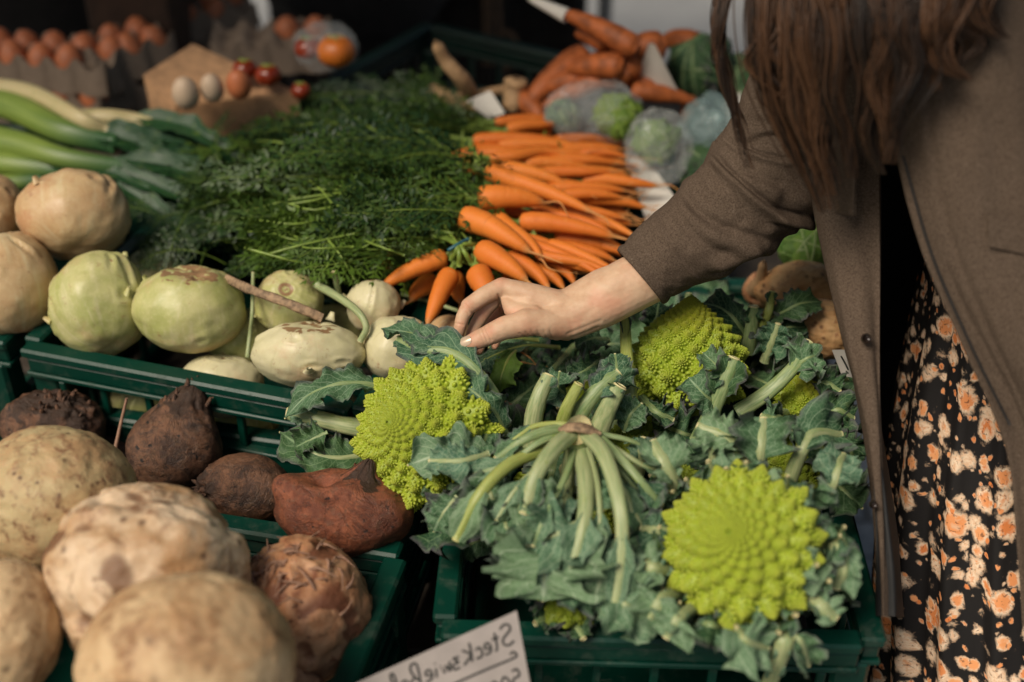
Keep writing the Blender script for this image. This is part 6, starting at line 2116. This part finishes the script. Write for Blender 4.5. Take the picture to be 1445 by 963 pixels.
# hair: curved strands from the head down over the shoulder
guides = [   # (pixel x, y, depth) points, spread in pixels, strands
    ([(1050, -230, 1.10), (1022, -40, 1.09), (1014, 40, 1.09), (1021, 100, 1.10), (1040, 165, 1.11), (1058, 238, 1.12)], 6, 60),
    ([(1060, -230, 1.10), (1034, -40, 1.09), (1022, 30, 1.09), (1018, 80, 1.10), (1028, 120, 1.11), (1046, 175, 1.12)], 5, 40),
    ([(1110, -250, 1.06), (1080, -50, 1.04), (1074, 50, 1.04), (1088, 130, 1.06), (1118, 205, 1.08), (1160, 300, 1.10)], 13, 130),
    ([(1125, -250, 1.05), (1106, -40, 1.03), (1116, 70, 1.03), (1122, 150, 1.05), (1148, 220, 1.07), (1168, 296, 1.09)], 10, 120),
    ([(1150, -250, 1.04), (1146, -40, 1.02), (1136, 60, 1.02), (1158, 140, 1.04), (1160, 205, 1.06), (1182, 276, 1.08)], 12, 120),
    ([(1175, -250, 1.03), (1172, -40, 1.01), (1188, 60, 1.01), (1184, 140, 1.03), (1200, 195, 1.05), (1206, 252, 1.07)], 11, 110),
    ([(1200, -250, 1.02), (1210, -40, 1.00), (1214, 60, 1.00), (1230, 130, 1.02), (1222, 190, 1.04), (1244, 246, 1.06)], 12, 110),
    ([(1235, -250, 1.01), (1248, -40, .99), (1262, 50, .99), (1244, 120, 1.01), (1258, 175, 1.02), (1256, 232, 1.04)], 12, 110),
    ([(1275, -250, 1.00), (1292, -40, .98), (1282, 40, .98), (1296, 100, .99), (1276, 150, 1.00), (1268, 198, 1.02)], 14, 110),
    ([(1310, -250, 1.00), (1325, -60, .98), (1338, 0, .98), (1318, 55, .985), (1330, 92, .99), (1366, 112, .995)], 15, 110),
    ([(1345, -250, 1.00), (1372, -80, .98), (1386, -20, .98), (1376, 15, .985), (1392, 40, .99), (1416, 56, .995)], 16, 90),
]
g = np.random.default_rng(9)
for k in range(34):          # shorter locks that thicken the top
    x = 1072 + 318 * (k + g.uniform(0, 1)) / 34
    ye = g.uniform(30, 150) - 70 * max(0, (x - 1290) / 100)
    d0 = np.interp(x, (1060, 1300), (1.035, .985))
    guides.append(([(x * .8 + 240, -250, d0 + .02), (x, -60, d0), (x + g.normal(0, 8), ye * .3, d0 + g.uniform(-.01, .02)), (x + g.normal(0, 12), ye * .65, d0 + .015), (x + g.normal(6, 14), ye, d0 + .02)], 11, 34))
mb = MB()
for k, (gd, wpx, ns) in enumerate(guides):
    W0 = np.array([V(*q) for q in gd])
    n6 = len(gd)
    sub = max(3, ns // 18)
    shifts = g.normal(0, 1, (sub, 2)) * wpx
    tones = np.clip(g.uniform(0, 1, sub) ** 1.4, 0, 1)
    for j in range(int(ns * 1.6)):
        q = int(g.integers(sub))
        fall = np.linspace(1, .0, n6)[:, None] ** .8 * .72 + .28
        off_px = shifts[q] + g.normal(0, 1, 2) * wpx * (.62 if g.random() < .9 else 1.5)
        pts_ = W0 + fall * (S(off_px[0], 1.05) * RIGHT + S(off_px[1], 1.05) * FWD)
        pth = catmull(pts_, 22)
        m = max(11, int(22 * min(1, g.uniform(.60, 1.08))))
        pth = pth[:m]
        wv = np.linspace(0, 1, m)
        ph0 = q * 2.1 + k + g.normal(0, .7)
        am = abs(g.normal(.0042, .0022))
        pth = pth + np.outer(np.sin(wv * 7.5 + ph0) * wv * am, RIGHT) + np.outer(np.cos(wv * 6 + ph0) * wv * am, FWD)
        r = np.interp(wv, (0, .6, .85, 1), (.00085, .0008, .0006, .0002))
        mb.tube(pth, r, 3, cap=False, flat=.8, att=(0, 0, np.clip(tones[q] + g.normal(0, .12), 0, 1)))
# hair over the skull
th, ph, dr = sphere_dirs(26, 34)
cap_ = HD + np.array((.035, 0, .045)) + dr * (1 + .03 * np.sin(ph * 17)[..., None]) * np.array((.092, .105, .105))
mb.grid(cap_, np.full((26, 34, 3), .2), cv=True)
mb.build("hair", M['hair'], person, kind='stuff')

# ================================================================== unseen canopy, added to shade the back of the stall
root = thing("shading_canopy", "unseen dark canvas roof on steel posts, added to shade the back of the stall", "canopy", (-.3, 2.0, 0))
x = np.linspace(-2.2, 1.5, 30); y = np.linspace(1.0, 3.0, 16)
X, Y = np.meshgrid(x, y, indexing='ij')
Z = 2.22 + .06 * (Y - 1.0) - .04 * np.sin((X + 2.2) / 3.7 * 3 * math.pi) ** 2
cv = np.stack([X, Y, Z], -1)
MB().grid(cv).grid(cv - np.array((0, 0, .003)), flip=True).build("roof_cloth", M['canvas'], root)
for (xx, yy) in ((-2.15, 1.05), (1.45, 1.05), (-2.15, 2.95), (1.45, 2.95)):
    MB().tube([(xx, yy, 0), (xx, yy, 2.17 + .06 * (yy - 1.0))], .02, 12).build("post", M['steel'], root)
